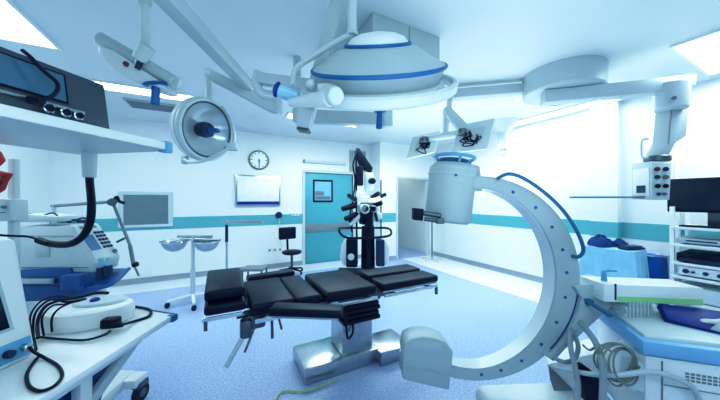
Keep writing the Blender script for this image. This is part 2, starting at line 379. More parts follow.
# inner running surface, a lighter strip
bm = MB(K); vs = []; fs = []
for i in range(N+1):
    th = th0+(th1-th0)*i/N; ri = 102-(13+13*max(0, math.cos(th))**1.3)-.4
    vs += [rp(th, ri, zc+.008), rp(th, ri, zc+zd-.008), rp(th, ri+.5, zc+zd-.008), rp(th, ri+.5, zc+.008)]
for i in range(N):
    for k in range(4): fs.append((4*i+k, 4*i+(k+1) % 4, 4*i+4+(k+1) % 4, 4*i+4+k))
bm.raw(vs, fs); part('running_surface', bm, 'carmlt', cb)
for deg in (68, 51, 35, 19, 4, -12, -29, -46, -62, -76, -88):
    th = math.radians(deg); p = rp(th, 91-7*max(0, math.cos(th)) + 3); q = p+V((0, -.006, 0))
    part('bolt_cap', C().rod(p+V((0, .004, 0)), q, .0105, n=14, bev=.002), 'blue', cb)
part('guide_line', C().tube([rp(math.radians(a), 98.5, zc-.001) for a in range(-4, -48, -4)], .004, 6), 'royal', cb)
# image intensifier
def P(px, py, z=0): return c(px, py, 1.87+z)
ctr = P(450, 194, .06); tilt = RY(.11)
X = Matrix.Translation(ctr) @ tilt
ii = part('image_intensifier', C().lathe([(0, -.205), (.14, -.205), (.158, -.19), (.162, -.17), (.166, .15), (.16, .19), (.135, .215), (0, .215)], X, 40, 1, .9), 'carm', ca)
part('seam_ring', C().lathe([(.168, .125), (.17, .13), (.17, .135), (.168, .14)], X, 40, 1, .9), 'armm', ii)
part('handle_ring', C().torus(X @ V((.0, 0, .262)), .152, .012, (.11, 0, 1), 40, 10, 1, .9).rod(X @ V((-.1, 0, .2)), X @ V((-.13, 0, .262)), .009).rod(X @ V((.1, 0, .2)), X @ V((.13, 0, .262)), .009).rod(X @ V((0, -.1, .2)), X @ V((0, -.13, .262)), .009).rod(X @ V((0, .1, .2)), X @ V((0, .13, .262)), .009), 'ltblue', ii)
part('collar', C().lathe([(0, .21), (.1, .21), (.1, .25), (0, .25)], X, 32, 1, .9), 'hoseb', ii)
part('mounting_flange', C().ext([P(468, 163), P(480, 166), P(483, 191), P(468, 191)], (0, .12, 0), .008), 'carm', ii)
part('laser_aimer', C().ext([P(414, 208, -.12), P(424, 209, -.12), P(423, 221, -.12), P(414, 220, -.12)], (0, .08, 0), .005), 'blkp', ii)
part('aimer_bracket', C().rod(P(423, 213, -.11), P(441, 216, -.12), .016, bev=.004).rod(P(424, 219, -.11), P(436, 221, -.12), .012).box(P(440, 221, -.12), (.05, .04, .035), .006), 'dsteel', ii)
part('status_dot', C().rod(P(456, 175, -.09), P(456, 175, -.1), .008), 'dsteel', ii)
# tube housing
pr = [(401, 380), (402, 352), (404, 343), (410, 339), (420, 337), (433, 338), (444, 342), (452, 352), (450, 374), (448, 391)]
tb = part('tube_housing', C().ext([c(x+1.5, y, 1.78) for x, y in pr], (0, .17, 0), .012), 'carm', ca)
part('seam', C().tube([c(402.5, 365, 1.776), c(425, 370, 1.776), c(449, 375, 1.776)], .0025, 6), 'armm', tb)
part('hatch', C().ext([c(414, 341.5, 1.775), c(438, 342.5, 1.775), c(446, 352, 1.775), c(405, 350, 1.775)], (0, .01, 0), .002), 'armm', tb)
# curved carriage sleeve + plate
sl = [rp(math.radians(a), 102.5, 0) for a in range(-4, -52, -4)]
def q(px, py, z=1.8): return c(px, py, z)
so = [q(575, 287), q(612, 281), q(617, 302), q(600, 318), q(582, 334), q(566, 349), q(554, 362), q(544, 355)]
inner = [rp(math.radians(a), 100, 1.8) for a in (-46, -40, -34, -28, -22, -16, -10)]
cs = part('carriage', C().ext(so+inner, (0, .18, 0), .008), 'carm', ca)
part('carriage_lever', C().rod(q(590, 303, 1.78), q(612, 316, 1.68), .012, .016, bev=.004).box(q(589, 302, 1.79), (.04, .04, .04), .008), 'hoseb', cs)
part('label_dot', C().rod(q(585, 300, 1.8), q(585, 300, 1.795), .008), 'hoseb', cs)
# horizontal arm
ya = 1.72
arm = part('cross_arm', C().ext([c(604, 284, ya), c(702, 287.5, ya), c(704.5, 290, ya), c(703, 306, ya), c(604, 302, ya)], (0, .19, 0), .008), 'white', ca)
part('green_stripe', C().ext([c(618, 296.5, ya-.003), c(703.3, 299.5, ya-.003), c(703, 305, ya-.003), c(618, 301.5, ya-.003)], (0, .006, 0)), 'green', arm, 'green stripe')
part('dark_seam', C().ext([c(615.2, 284, ya-.004), c(616.6, 284, ya-.004), c(616.6, 300, ya-.004), c(615.2, 300, ya-.004)], (0, .006, 0)), 'navy', arm)
part('yellow_label', C().ext([ch(672, 284.5, .915)+V((0, 0, .004)), ch(688, 286, .91)+V((0, 0, .004)), ch(694, 289, .905)+V((0, 0, .004)), ch(680, 288, .908)+V((0, 0, .004))], (0, 0, .004)), 'yellow', arm, 'yellow label')
part('lever_handle', C().rod(c(604, 283, 1.8), c(604, 272, 1.8), .018, .014, bev=.004).tube([c(603, 272, 1.8), c(608, 270.5, 1.8), c(616, 271, 1.8)], .009), 'ltblue', arm)
# column
co = C(); px_ = c(642, 312, 1.72)
for k in range(3): co.bb((px_.x-.11+k*.008, 1.72, .70+k*.05), (px_.x+.09-k*.008, 1.86, .755+k*.05), .012)
for k in range(7): co.bb((px_.x-.09+k*.024, 1.713, .7), (px_.x-.082+k*.024, 1.722, .84), .002)
part('lift_column', co, 'armm', ca)
# cart body
y0 = 1.49; xk = 1.62
CX = K @ Matrix.Translation((1.60, 1.50, 0)) @ RZ(-.33) @ Matrix.Translation((-1.62, -1.49, 0))
def CC(): return MB(CX)
body = part('cart_body', CC().ext([(xk, y0, .14), (xk, 2.02, .14), (xk, 2.02, .62), (xk, y0, .62)], (1.1, 0, 0), .02), 'white', ca)
part('blue_skirt', CC().ext([(xk-.02, y0-.02, .625), (xk-.02, 2.05, .625), (xk-.02, 2.05, .72), (xk-.02, y0-.02, .705)], (1.14, 0, 0), .015), 'cartblue', ca, 'light blue rim')
part('deck', CC().ext([(xk+.01, y0+.02, .70), (xk+.01, 2.04, .72), (xk+.01, 2.04, .745), (xk+.01, y0+.03, .725)], (1.08, 0, 0), .01), 'off', ca)
vg = CC()
for r in range(3):
    for k in range(26): vg.bb((xk+.17+k*.022, y0-.004, .512+r*.018), (xk+.184+k*.022, y0+.002, .522+r*.018))
part('vent_grille', vg, 'grey', body)
part('side_panel', CC().bb((xk+.07, y0-.006, .2), (xk+.075, y0+.001, .6)).bb((xk+.08, y0-.006, .47), (xk+1.0, y0+.001, .473)), 'grey', body)
part('keyhole_badge', CC().bb((xk+.35, y0-.03, .65), (xk+.42, y0-.019, .685), .004), 'armm', body)
part('cable_bracket', CC().bb((xk-.07, 1.5, .4), (xk+.01, 1.58, .56), .01).rod((xk-.05, 1.49, .48), (xk-.12, 1.47, .5), .012), 'off', body)
# royal blue document tray and white bow handles on deck
part('blue_cover', C().ext([c(659, 303, 1.72), c(722, 311, 1.70), c(770, 318, 1.68), c(770, 345, 1.45), c(722, 333, 1.5), c(668, 319, 1.64)], (0, .02, -.03), .006), 'royal', ca, 'royal blue rear cover')
part('grab_bar', C().tube([c(655, 323, 1.72), c(664, 320, 1.74), c(664, 308, 1.78), c(657, 300, 1.82)], .018), 'white', ca)
part('grab_bar', C().tube([c(700, 331, 1.62), c(703, 322, 1.62), c(716, 322, 1.6), c(735, 320, 1.58)], .016).tube([c(700, 333, 1.6), c(712, 333, 1.56), c(730, 320, 1.5)], .02), 'white', ca)
# legs / base
part('base_leg', C().ext([(.84, 1.78, .02), (.85, 1.78, .10), (.89, 1.78, .13), (1.70, 1.78, .16), (1.72, 1.78, .02)], (0, .2, 0), .03, 3), 'white', ca)
part('base_shroud', C().ext([c(548, 364, 1.95), c(553, 381, 1.9), c(575, 393, 1.86), c(600, 385, 1.84), c(600, 352, 1.9)], (.1, .2, 0), .01), 'white', ca)
part('shroud_shade', C().ext([c(548, 365, 1.92), c(573, 391, 1.82), c(554, 391, 1.84), c(550, 380, 1.88)], (.01, .012, 0), .002), 'grey', ca)  # grey sheet painting the shaded side of the base housing
def castor(mbk, p, r, parent, m2='rubber'):
    p = V(p)
    w = part('castor', mbk().rod(p+V((-.018, 0, 0)), p+V((.018, 0, 0)), r, n=24, bev=.006), m2, parent)
    part('hub', mbk().rod(p+V((-.021, 0, 0)), p+V((.021, 0, 0)), r*.5, n=16, bev=.004).box(p+V((0, 0, r*.9)), (.055, r*1.3, r*.5), .006), 'armm', w)
castor(C, (.93, 1.75, .045), .045, ca)
castor(C, (1.75, 1.6, .07), .07, ca); castor(C, (2.6, 1.6, .07), .07, ca)
part('foot_brake', C().ext([c(582, 372, 1.62), c(590, 369, 1.62), c(601, 380, 1.6), c(606, 396, 1.6), c(606, 406, 1.6), c(590, 406, 1.6), c(584, 388, 1.62)], (0, .08, 0), .008), 'blkp', ca)
part('blue_plug', C().rod(c(584, 372, 1.69), c(588, 382, 1.66), .014).rod(c(588, 382, 1.66), c(592, 387, 1.66), .018), 'blue', ca)
# cables and hoses
def hose(pts, r, m): part('hose', C().tube(pts, r, 8), m, ca)
hose([c(497, 179, 1.82), c(503, 175.5, 1.8), c(510, 174, 1.79), c(522, 177.5, 1.78), c(540, 189, 1.78), c(560, 207, 1.78), (c(574, 226, 1.78)), c(582, 243, 1.78), c(583, 252, 1.78), c(578, 257, 1.8), c(572, 256, 1.83)], .0115, 'hoseb')
hose([c(572, 330, 1.74), c(578, 345, 1.7), c(575, 358, 1.68), c(565, 362, 1.68), c(552, 357, 1.72)], .013, 'hose')
hose([c(570, 328, 1.74), c(571, 350, 1.66), c(575, 366, 1.6), c(578, 385, 1.55), c(577, 402, 1.5)], .014, 'hose')
hose([c(580, 322, 1.72), c(594, 340, 1.6), c(602, 362, 1.5), c(603, 385, 1.45), c(602, 410, 1.4)], .017, 'hose')
hose([c(553, 366, 1.72), c(566, 369, 1.65), c(590, 374, 1.55), c(618, 375, 1.46), c(650, 372, 1.43), c(675, 378, 1.41), (c(692, 387, 1.4)), c(700, 402, 1.4)], .014, 'hoselt')
for k in range(5):
    cxp, cyp = 613+k*3.2, 359+k*2
    part('cable_coil', C().torus(c(cxp, cyp, 1.52-k*.008), .09+.004*(k % 3), .0055, (.15*k-.3, -1, .12*k-.2), 28, 6, 1, 1.15-.05*k), 'cable', ca)
part('hook', CC().tube([(xk-.01, 1.56, .62), (xk-.06, 1.54, .62), (xk-.08, 1.54, .66)], .01), 'off', ca)
hose([c(583, 345, 1.66), c(590, 350, 1.6), c(600, 345, 1.58), c(612, 352, 1.52)], .006, 'cable')
hose([c(600, 368, 1.52), c(616, 386, 1.48), c(632, 376, 1.48), c(640, 366, 1.48)], .005, 'cable')

# ================================================================ CEILING SUPPLY PENDANT
t = thing('ceiling_pendant', 'round ceiling pendant disc with long grey beam carrying a socket head', 'ceiling pendant', kw((2.27, 3.0, HC-.3)), -YAW)
dc = c(562, 65, 3.0)
part('disc', C().lathe([(0, HC-.255), (.33, HC-.255), (.365, HC-.24), (.38, HC-.22), (.385, HC-.02), (.385, HC), (0, HC)], Matrix.Translation((dc.x, dc.y, 0)), 48), 'armm', t)
part('pivot', C().rod((dc.x, dc.y, HC-.3), (dc.x, dc.y, HC-.25), .2, bev=.01), 'dsteel', t)
pA = c(545, 95, 2.81); pB = c(697, 78.5, 2.45); pA.z = pB.z = 2.585
uu = (pB-pA).normalized(); ww = V((-uu.y, uu.x, 0))*.15
part('beam', C().ext([pA-V((0, 0, .065)), pB-V((0, 0, .065))-uu*.05, pB-V((0, 0, .04)), pB+V((0, 0, .065)), pA+V((0, 0, .065))], ww, .008), 'armm', t)
Zp = 2.55
cl = part('column', C().rod(c(671, 110, 2.55), c(672, 84, 2.55), .115, .12, n=28, bev=.01), 'armm', t)
part('port', C().rod(c(674, 98, 2.45), c(674, 98, 2.42), .018), 'dsteel', cl)
sh = part('brake_shroud', C().ext([c(671, 107, Zp), c(690, 104, Zp), c(687, 136, Zp), c(676, 143, Zp), c(669, 157, Zp), c(656, 159, Zp), c(667, 142, Zp)], (0, .14, 0), .015), 'armm', t)
part('seam', C().ext([c(671.5, 108, Zp-.003), c(672.3, 108, Zp-.003), c(669.3, 144, Zp-.003), c(668.5, 144, Zp-.003)], (0, .01, 0)), 'grey', sh)
part('grab_loop', C().tube([c(648, 157, Zp+.02), c(642, 157, Zp+.02), c(642, 141, Zp+.02), c(648, 139, Zp+.02)], .009), 'off', t)
part('neck_ring', C().rod(c(657, 162, Zp+.06), c(657, 156, Zp+.06), .095, n=28, bev=.01), 'dsteel', t)
Zh = 2.5
hd = part('service_head', C().ext([c(652, 161, Zh), c(672, 163, Zh), c(670, 200, Zh), c(652, 199, Zh)], (0, .19, 0), .008), 'off', t)
for k, (x, y) in enumerate(((657.5, 169), (666, 169), (657.5, 177), (666, 177), (658, 186), (666, 186), (659, 194), (665, 194))):
    part('gas_outlet', C().rod(c(x, y, Zh+.01), c(x, y, Zh-.022), .02 if k < 6 else .015, n=12, bev=.004), ['reddark', 'navy', 'navy', 'dsteel', 'blkp', 'blkp', 'navy', 'dsteel'][k], hd)
hx = c(652, 161, Zh).x; hz = c(652, 161, Zh).z; hb_ = c(652, 199, Zh).z
part('panel', C().bb((hx-.008, Zh+.02, hb_+.03), (hx+.002, Zh+.17, hz-.06), .002), 'white', hd)
part('display', C().bb((hx-.012, Zh+.05, hb_+.06), (hx-.006, Zh+.13, hb_+.13)), 'navy', hd)
rz_ = c(569, 197, 2.6).z
part('accessory_rail', C().bb((c(569, 197, 2.6).x, 2.56, rz_-.012), (hx, 2.6, rz_+.006), .003), 'hose', hd)
part('tray_shelf', C().bb((c(600, 197, 2.6).x, 2.6, rz_-.008), (hx, 2.75, rz_)), 'hose', hd)

# second beam with two monitors
dirx = c(448, 91, 3.28); e0 = V((1.08, 3.28, 2.80)); e1 = V((2.27, 3.02, 2.80))
t = thing('monitor_pendant', 'pendant arm with two pale monitors seen from behind, cables hanging', 'monitor arm', kw((1.1, 3.25, 2.0)), -YAW)
u2 = (e1-e0).normalized(); w2 = V((-u2.y, u2.x, 0))*.14
part('beam', C().ext([e0-V((0, 0, .06)), e1-u2*.36-V((0, 0, .06)), e1-u2*.36+V((0, 0, .06)), e0+V((0, 0, .06))], w2, .02), 'armm', t)
part('post', C().rod((1.12, 3.33, 2.78), (1.08, 3.28, 2.42), .035, .03, bev=.01).ball(c(447, 111, 3.2), .05), 'off', t)
part('spring_arm', C().ext([c(446, 107, 3.15), c(451, 107, 3.15), c(468, 124, 2.95), c(466, 131, 2.95), c(458, 129, 2.95), c(446, 115, 3.15)], (0, .05, 0), .01), 'off', t)
part('yoke', C().tube([c(446, 112, 3.2), c(445.5, 125, 3.2), c(445, 137, 3.15)], .042).rod(c(424, 139, 3.2), c(470, 132, 2.95), .04, bev=.008), 'off', t)
part('swivel', C().rod(c(424, 137, 3.15), c(424, 143, 3.15), .055, bev=.01), 'dsteel', t)
part('swivel', C().rod(c(462, 129, 2.88), c(462, 135, 2.88), .05, bev=.01), 'dsteel', t)
def mon(q4, Z4, name_label, nc, seed):
    P4 = [c(x, y, z) for (x, y), z in zip(q4, Z4)]
    m = part('monitor', C().ext(P4, (0.015, .045, 0), .008), 'off', t, name_label)
    cen = sum(P4, V())/4
    part('cover', C().ext([cen+(p-cen)*.55+V((0, -.02, 0)) for p in P4], (0, .03, 0), .006), 'armm', m)
    rnd = random.Random(seed)
    for k in range(nc):
        a = cen+V((rnd.uniform(-.08, .04), -.04, rnd.uniform(-.05, .04)))
        pts = [a]+[a+V((rnd.uniform(-.1, .07), rnd.uniform(-.04, 0), rnd.uniform(-.09, .03))) for _ in range(4)]
        part('cable', C().tube(pts, .0065, 6), 'blkp' if k % 3 else 'navy', m)
mon([(412, 137), (440, 131), (435, 152), (406, 159)], (3.25, 3.15, 3.15, 3.25), 'left monitor back with a knot of black cables', 7, 2)
mon([(459, 125), (495, 118), (487, 149), (451, 153)], (2.95, 2.85, 2.85, 2.95), 'right monitor back with loose cables', 5, 8)

t = thing('ceiling_nozzle', 'short white ceiling drop post with flared top by the right wall', 'ceiling post', kw((2.64, 4.86, 2.3)), -YAW)
part('flare', C().lathe([(.0, HC), (.28, HC), (.26, HC-.03), (.11, HC-.17), (.1, HC-.2), (0, HC-.2)], Matrix.Translation((2.6, 4.86, 0)), 28), 'off', t)
part('post', C().rod((2.6, 4.86, 2.74), (2.6, 4.86, 2.4), .085, bev=.01), 'off', t)
part('tip', C().rod((2.6, 4.86, 2.4), (2.6, 4.86, 2.29), .055, bev=.01), 'armm', t)

# ================================================================ SURGICAL DOME LAMP
t = thing('surgical_dome_lamp', 'large round surgical ceiling lamp with blue rims and blue handle', 'surgical lamp', kw((.11, 1.45, 1.95)), -YAW)
D = c(378, 86, 1.42); ax = V((-.045, -.54, .84)).normalized()
X = align(D, ax)
part('lamp_bowl', C().lathe([(0, -.085), (.12, -.08), (.25, -.06), (.32, -.03), (.34, .0), (.33, .02), (0, .02)], X, 56), 'off', t)
sh = part('shell', C().lathe([(.31, .0), (.322, .05), (.338, .085), (.332, .098), (.28, .125), (.19, .178), (.15, .188), (.0, .188)], X, 56), 'carm', t)
part('rim_stripe', C().torus(X @ V((0, 0, .09)), .336, .0095, ax, 56, 8), 'blue', sh, 'blue rubber rim')
part('crown', C().lathe([(.148, .18), (.148, .2), (.13, .22), (.08, .24), (0, .248)], X, 40), 'white', t)
part('crown_stripe', C().torus(X @ V((0, 0, .189)), .157, .0095, ax, 48, 8), 'blue', sh, 'blue upper ring')
hr = part('handle_ring', C().lathe([(.372, -.018), (.39, -.03), (.402, -.02), (.404, .014), (.394, .026), (.38, .024), (.37, .008), (.372, -.018)], X, 64), 'off', t)
for k in range(6):
    a = k*math.pi/3+.45; part('spoke', C().rod(X @ V((.33*math.cos(a), .33*math.sin(a), .0)), X @ V((.39*math.cos(a), .39*math.sin(a), 0)), .014), 'off', hr)
part('grip_disc', C().lathe([(0, -.1), (.09, -.1), (.1, -.09), (.09, -.075), (0, -.075)], X, 28), 'blue', t)
part('light_handle', C().rod(c(380, 103, 1.42), c(379, 129, 1.43), .014, .017, bev=.005).rod(c(380, 109.5, 1.42), c(380, 111.5, 1.42), .035, bev=.003), 'blue', t, 'blue sterile handle')
jt = part('joint', C().rod(c(290, 103, 1.22), c(330, 98, 1.1), .02, .036, n=20, bev=.006).rod(c(325, 96, 1.14), c(337, 96, 1.06), .038, .036, n=24, bev=.006).rod(c(318, 92, 1.2), c(350, 88, 1.22), .035, n=20, bev=.006).ball(c(311, 85, 1.25), .026), 'off', t)
part('camera_head', C().rod(c(278, 90, 1.25), c(298, 98, 1.27), .032, .03, n=20, bev=.006), 'glass', jt, 'glassy camera end with blue rim')
part('camera_rim', C().torus(c(277, 89.6, 1.25), .028, .009, V(c(298, 98, 1.27))-V(c(277, 89, 1.25)), 20, 8).rod(c(278, 90, 1.248), c(275.5, 89, 1.238), .026), 'royal', jt)
part('yoke_tube', C().tube([c(293, 86, 1.42), c(294, 74, 1.43), c(299, 66, 1.44), c(320, 52, 1.45), c(340, 40, 1.46), c(352, 34, 1.47)], .0155, 10), 'off', t)
part('ceiling_pole', C().rod((c(352, 34, 1.47).x, 1.47, HC), c(352, 34, 1.47), .027, n=20).rod((c(352, 34, 1.47).x, 1.47, c(352, 31, 1.47).z), c(352, 36, 1.47), .031, bev=.004), 'off', t)
part('ceiling_flange', C().rod((-.044, 1.47, HC-.04), (-.044, 1.47, HC), .12, bev=.01), 'off', t)
sb = part('spring_arm', C().ext([c(347, -60, 1.5), c(360, -60, 1.5), c(310, 128, 1.62), c(297, 124, 1.62)], (0, .06, 0), .006), 'armm', t)
part('arm_end', C().ext([c(298, 106, 1.6), c(313, 110, 1.6), c(309, 129, 1.6), c(296, 127, 1.6)], (0, .075, 0), .006), 'off', sb)
part('end_cap', C().ext([c(297, 126.5, 1.595), c(309, 128.5, 1.595), c(308, 131, 1.595), c(296.5, 129, 1.595)], (0, .08, 0)), 'dsteel', sb)
part('lower_arm', C().ext([c(257, 71, 1.62), c(332, 81, 1.6), c(332, 93, 1.6), c(257, 82, 1.62)], (0, .06, 0), .008), 'armm', t)
part('elbow', C().tube([c(258, 72, 1.66), c(257, 86, 1.66), c(262, 94, 1.68), c(276, 96, 1.72)], .03, 10), 'armm', t)

t = thing('ceiling_canopy', 'pale rectangular ceiling box above the large surgical lamp', 'ceiling box', (1.35, 2.14, 2.6))
part('housing', B().bb((1.02, 1.74, 2.6), (1.70, 2.54, HC), .01), 'armm', t)
part('seam', B().bb((1.36, 1.736, 2.66), (1.366, 1.742, HC-.02)), 'grey', t)
t = thing('far_ceiling_arm', 'grey horizontal arm passing behind the surgical lamp handle', 'arm', kw((.1, 2.6, 2.2)), -YAW)
g0, g1 = c(292, 115, 2.62), c(388, 118, 2.4)
part('arm_tube', C().ext([c(292, 108, 2.6), c(386, 112, 2.45), c(386, 125, 2.45), c(292, 121, 2.6)], (0, .1, 0), .012), 'armm', t)
part('end_cap', C().ext([c(384, 109.5, 2.42), c(393, 110, 2.42), c(393, 126, 2.42), c(384, 126, 2.42)], (0, .14, 0), .012), 'off', t)
part('drop_post', C().rod((c(297, 115, 2.65).x, 2.66, HC), (c(297, 115, 2.65).x, 2.66, 2.28), .04), 'armm', t)

# ---- satellite lamp on long arm
t = thing('satellite_lamp', 'small round examination lamp with glass reflector hanging from a white arm', 'lamp', kw((-1.15, 1.95, 1.75)), -YAW)
Sx = c(207, 130, 1.95); n3 = V((.92, -.36, -.14)).normalized(); X = align(Sx, n3)
R = .222
part('housing', C().lathe([(0, -.13), (.1, -.13), (.17, -.11), (.21, -.07), (R, -.04), (R+.004, 0), (R-.005, .018), (R-.022, .02), (R-.028, .0), (R-.03, -.01)], X, 48), 'off', t)
part('rib', C().torus(X @ V((0, 0, -.035)), R+.002, .007, n3, 48, 6).torus(X @ V((0, 0, -.07)), R-.008, .006, n3, 48, 6), 'white', t)
part('reflector', C().lathe([(0, -.1), (.06, -.095), (.12, -.07), (.17, -.03), (R-.03, .002)], X, 48), mat('reflector', (196, 222, 234), .15, .25, var=.02), t)
part('inner_ring', C().torus(X @ V((0, 0, .012)), R-.03, .006, n3, 48, 6), 'dsteel', t)
part('bulb_cover', C().lathe([(0, -.07), (.05, -.07), (.058, -.02), (.05, .02), (0, .03)], X, 24), 'navy', t, 'dark bulb shield')
part('light_handle', C().rod(X @ V((0, 0, .02)), X @ V((.0, 0, .115)), .02, .016, bev=.004), 'blue', t, 'blue handle')
part('bracket', C().tube([c(183, 158, 1.9), c(190, 162, 1.85), (c(203, 161, 1.82)), c(218, 154, 1.8), c(230, 147, 1.82), c(234, 140, 1.87), c(233, 128, 1.92), c(229, 117, 1.97), c(222, 107, 2.0)], .01, 8).box(c(232, 147, 1.83), (.07, .05, .05), .01).box(c(185, 160, 1.9), (.04, .04, .06), .01), 'off', t)
part('hanger', C().tube([c(209, 104, 2.05), c(209, 86, 2.05), c(209, 75, 2.0)], .024, 12).ball(c(209, 74, 2.0), .042), 'off', t)
part('arm', C().ext([c(209, 71, 1.97), c(216, 71, 1.97), c(276, 102, 2.25), c(276, 113, 2.25), c(270, 112, 2.25), c(210, 80, 1.97)], (0, .05, 0), .01), 'armm', t)
part('elbow', C().rod(c(278, 113, 2.3), c(278, 91, 2.3), .042, n=20, bev=.008), 'off', t)
part('long_arm', C().ext([(-.90, .85, 2.36), (-.82, .85, 2.36), (-.90+.04, 2.36, 2.36), (-.98+.04, 2.36, 2.36)], (0, 0, .085), .01), 'armm', t)
part('arm_link', C().rod(c(252, 96, 2.3), c(277, 106, 2.3), .03, bev=.006), 'armm', t)
part('ceiling_pole', C().rod((-.86, .85, 2.33), (-.86, .85, HC), .045), 'off', t)

# ---- edge-on hanging lamp at upper left
t = thing('side_lamp', 'grey surgical lamp head seen from its side hanging with blue handle', 'surgical lamp', kw((-1.28, 1.5, 1.95)), -YAW)
Zs = 1.5
part('tube_housing', C().rod(c(101, 39, Zs), c(176, 83, Zs), .035, .035, n=28, bev=.006), 'carm', t)
part('end_cap', C().rod(c(100, 38.5, Zs-.02), c(103.5, 40.5, Zs-.0), .038, n=28, bev=.004), 'off', t)
part('end_cap', C().rod(c(174, 82, Zs-.02), c(177.5, 84, Zs), .038, n=28, bev=.004), 'off', t)
part('lamp_shell', C().ext([c(x, y, Zs-.045) for x, y in ((97, 44), (97, 52), (104, 62), (118, 74), (134, 81), (150, 86), (160, 86), (158, 80), (140, 68), (112, 49))], (0, .16, 0), .015, 3), 'carmlt', t)
part('lens', C().rod(c(126, 64, Zs-.04), c(126, 64, Zs-.055), .014, bev=.003), 'reddark', t, 'small red lens')
part('handle_plate', C().lathe([(0, -.008), (.055, -.008), (.065, 0), (.055, .008), (0, .008)], align(c(156, 84, Zs-.02), (-.12, -.3, 1)), 28), 'blue', t)
part('light_handle', C().rod(c(156, 84, Zs-.02), c(155, 105, Zs-.02), .02, .022, bev=.005), 'blue', t, 'blue handle')
part('pivot', C().rod(c(148, 46, Zs-.06), c(139, 60, Zs-.05), .038, .034, n=24, bev=.006).rod(c(139, 60, Zs-.04), c(138, 68, Zs-.04), .016), 'off', t)
part('pivot_pin', C().rod(c(140, 62, Zs-.05), c(137, 69, Zs-.05), .014), 'navy', t)
pp = c(145, 46, Zs)
part('drop_rod', C().rod(pp, (pp.x+.0, pp.y, HC), .018).rod(c(146, 30, Zs), c(145, 50, Zs), .024, bev=.004), 'off', t)
part('ceiling_flange', C().rod((pp.x, pp.y, HC-.03), (pp.x, pp.y, HC), .07, bev=.008), 'off', t)
part('collar', C().rod(c(145, -4, Zs), c(145, 4, Zs), .034, bev=.004), 'off', t)

# ================================================================ BACK WALL EQUIPMENT
# swivel stool
sx, sy = 1.29, 5.45
t = thing('swivel_stool', 'small dark swivel stool with backrest by the back wall', 'stool', (sx, sy, 0))
part('seat', B().lathe([(0, .40), (.17, .40), (.195, .42), (.195, .445), (.17, .46), (0, .465)], Matrix.Translation((sx, sy, 0)), 28), 'blk', t)
part('backrest', B().box((sx-.05, sy+.17, .80), (.36, .06, .25), .028, RZ(.1), 3), 'blk', t)
part('back_bar', B().tube([(sx-.02, sy, .39), (sx-.03, sy+.2, .4), (sx-.04, sy+.215, .55), (sx-.05, sy+.2, .75)], .022), 'blkp', t)
part('gas_post', B().rod((sx, sy, .08), (sx, sy, .4), .025), 'dsteel', t)
for k in range(5):
    a = k*2*math.pi/5+.3; e = (sx+.24*math.cos(a), sy+.24*math.sin(a))
    lg = part('leg', B().rod((sx, sy, .1), (*e, .07), .022, .015), 'blkp', t)
    part('castor', B().rod((e[0]-.015, e[1], .03), (e[0]+.015, e[1], .03), .026), 'rubber', lg)
# mayo stand
mx = kw((-2.0, 4.0, 0))
def qq(px, py, z=4.0): return c(px, py, z)
t = thing('instrument_stand', 'thin steel instrument stand with flat tray behind the table', 'stand', mx, -YAW)
part('tray', C().bb((qq(225, 0).x, 3.9, 1.155), (qq(264, 0).x, 4.15, 1.165), .004).bb((qq(225, 0).x, 3.9, 1.16), (qq(264, 0).x, 3.91, 1.18)).bb((qq(225, 0).x, 4.14, 1.16), (qq(264, 0).x, 4.15, 1.18)), 'steel', t)
px0 = qq(226, 0).x
part('pole', C().rod((px0, 4.02, .06), (px0, 4.02, 1.19), .016), 'chrome', t)
part('sleeve', C().rod((px0, 4.02, .86), (px0, 4.02, 1.12), .021), 'navy', t)
part('base', C().bb((px0-.03, 3.78, .05), (px0+.03, 4.3, .08), .006).bb((px0, 3.78, .05), (px0+.5, 3.82, .08), .006).bb((px0, 4.26, .05), (px0+.5, 4.3, .08), .006), 'steel', t)
for a, b in ((px0, 3.8), (px0, 4.28), (px0+.48, 3.8), (px0+.48, 4.28)): part('castor', C().rod((a-.012, b, .028), (a+.012, b, .028), .028), 'rubber', t)
# low trolley whose dark edge shows behind the table
t = thing('low_step', 'low dark flat footstool standing beyond the table head', 'footstool', kw((-1.95, 4.6, 0)), -YAW)
part('top', C().bb((-2.05, 4.55, .27), (-1.66, 4.85, .31), .01), 'grey', t)
for a in (-2.02, -1.69):
    for b in (4.58, 4.82): part('leg', C().rod((a, b, 0), (a, b, .28), .015), 'dsteel', t)
# basin stand
bx, by = -2.41, 3.85
t = thing('basin_stand', 'white wheeled stand holding two round steel wash basins', 'basin stand', kw((bx, by, 0)), -YAW)
part('pole', C().rod((bx, by, .1), (bx, by, .5), .032).rod((bx, by, .5), (bx, by, .98), .024), 'off', t)
part('yoke', C().tube([(bx-.33, by, .9), (bx-.1, by, .93), (bx+.1, by, .93), (bx+.40, by, .92)], .013), 'chrome', t)
part('rail', C().bb((bx-.22, by-.02, .95), (bx+.28, by+.02, .985), .008).bb((bx-.18, by+.02, .9), (bx+.22, by+.1, .94), .006), 'steel', t)
for s, cxp in ((0, 175.5), (1, 207.5)):
    X = Matrix.Translation((c(cxp, 0, by).x, by-.02, .76))
    b = single('wash_basin', C().lathe([(0, 0), (.06, .0), (.12, .035), (.155, .1), (.165, .14), (.18, .143), (.18, .147), (.16, .147), (.148, .1), (.115, .042), (.06, .012), (0, .012)], X, 32), 'steel', ['left round steel basin on the white basin stand', 'right round steel basin on the white basin stand'][s], 'basin', 'steel wash basins')
    part('basin_ring', C().torus((c(cxp, 0, by).x, by-.02, .895), .172, .008), 'chrome', t)
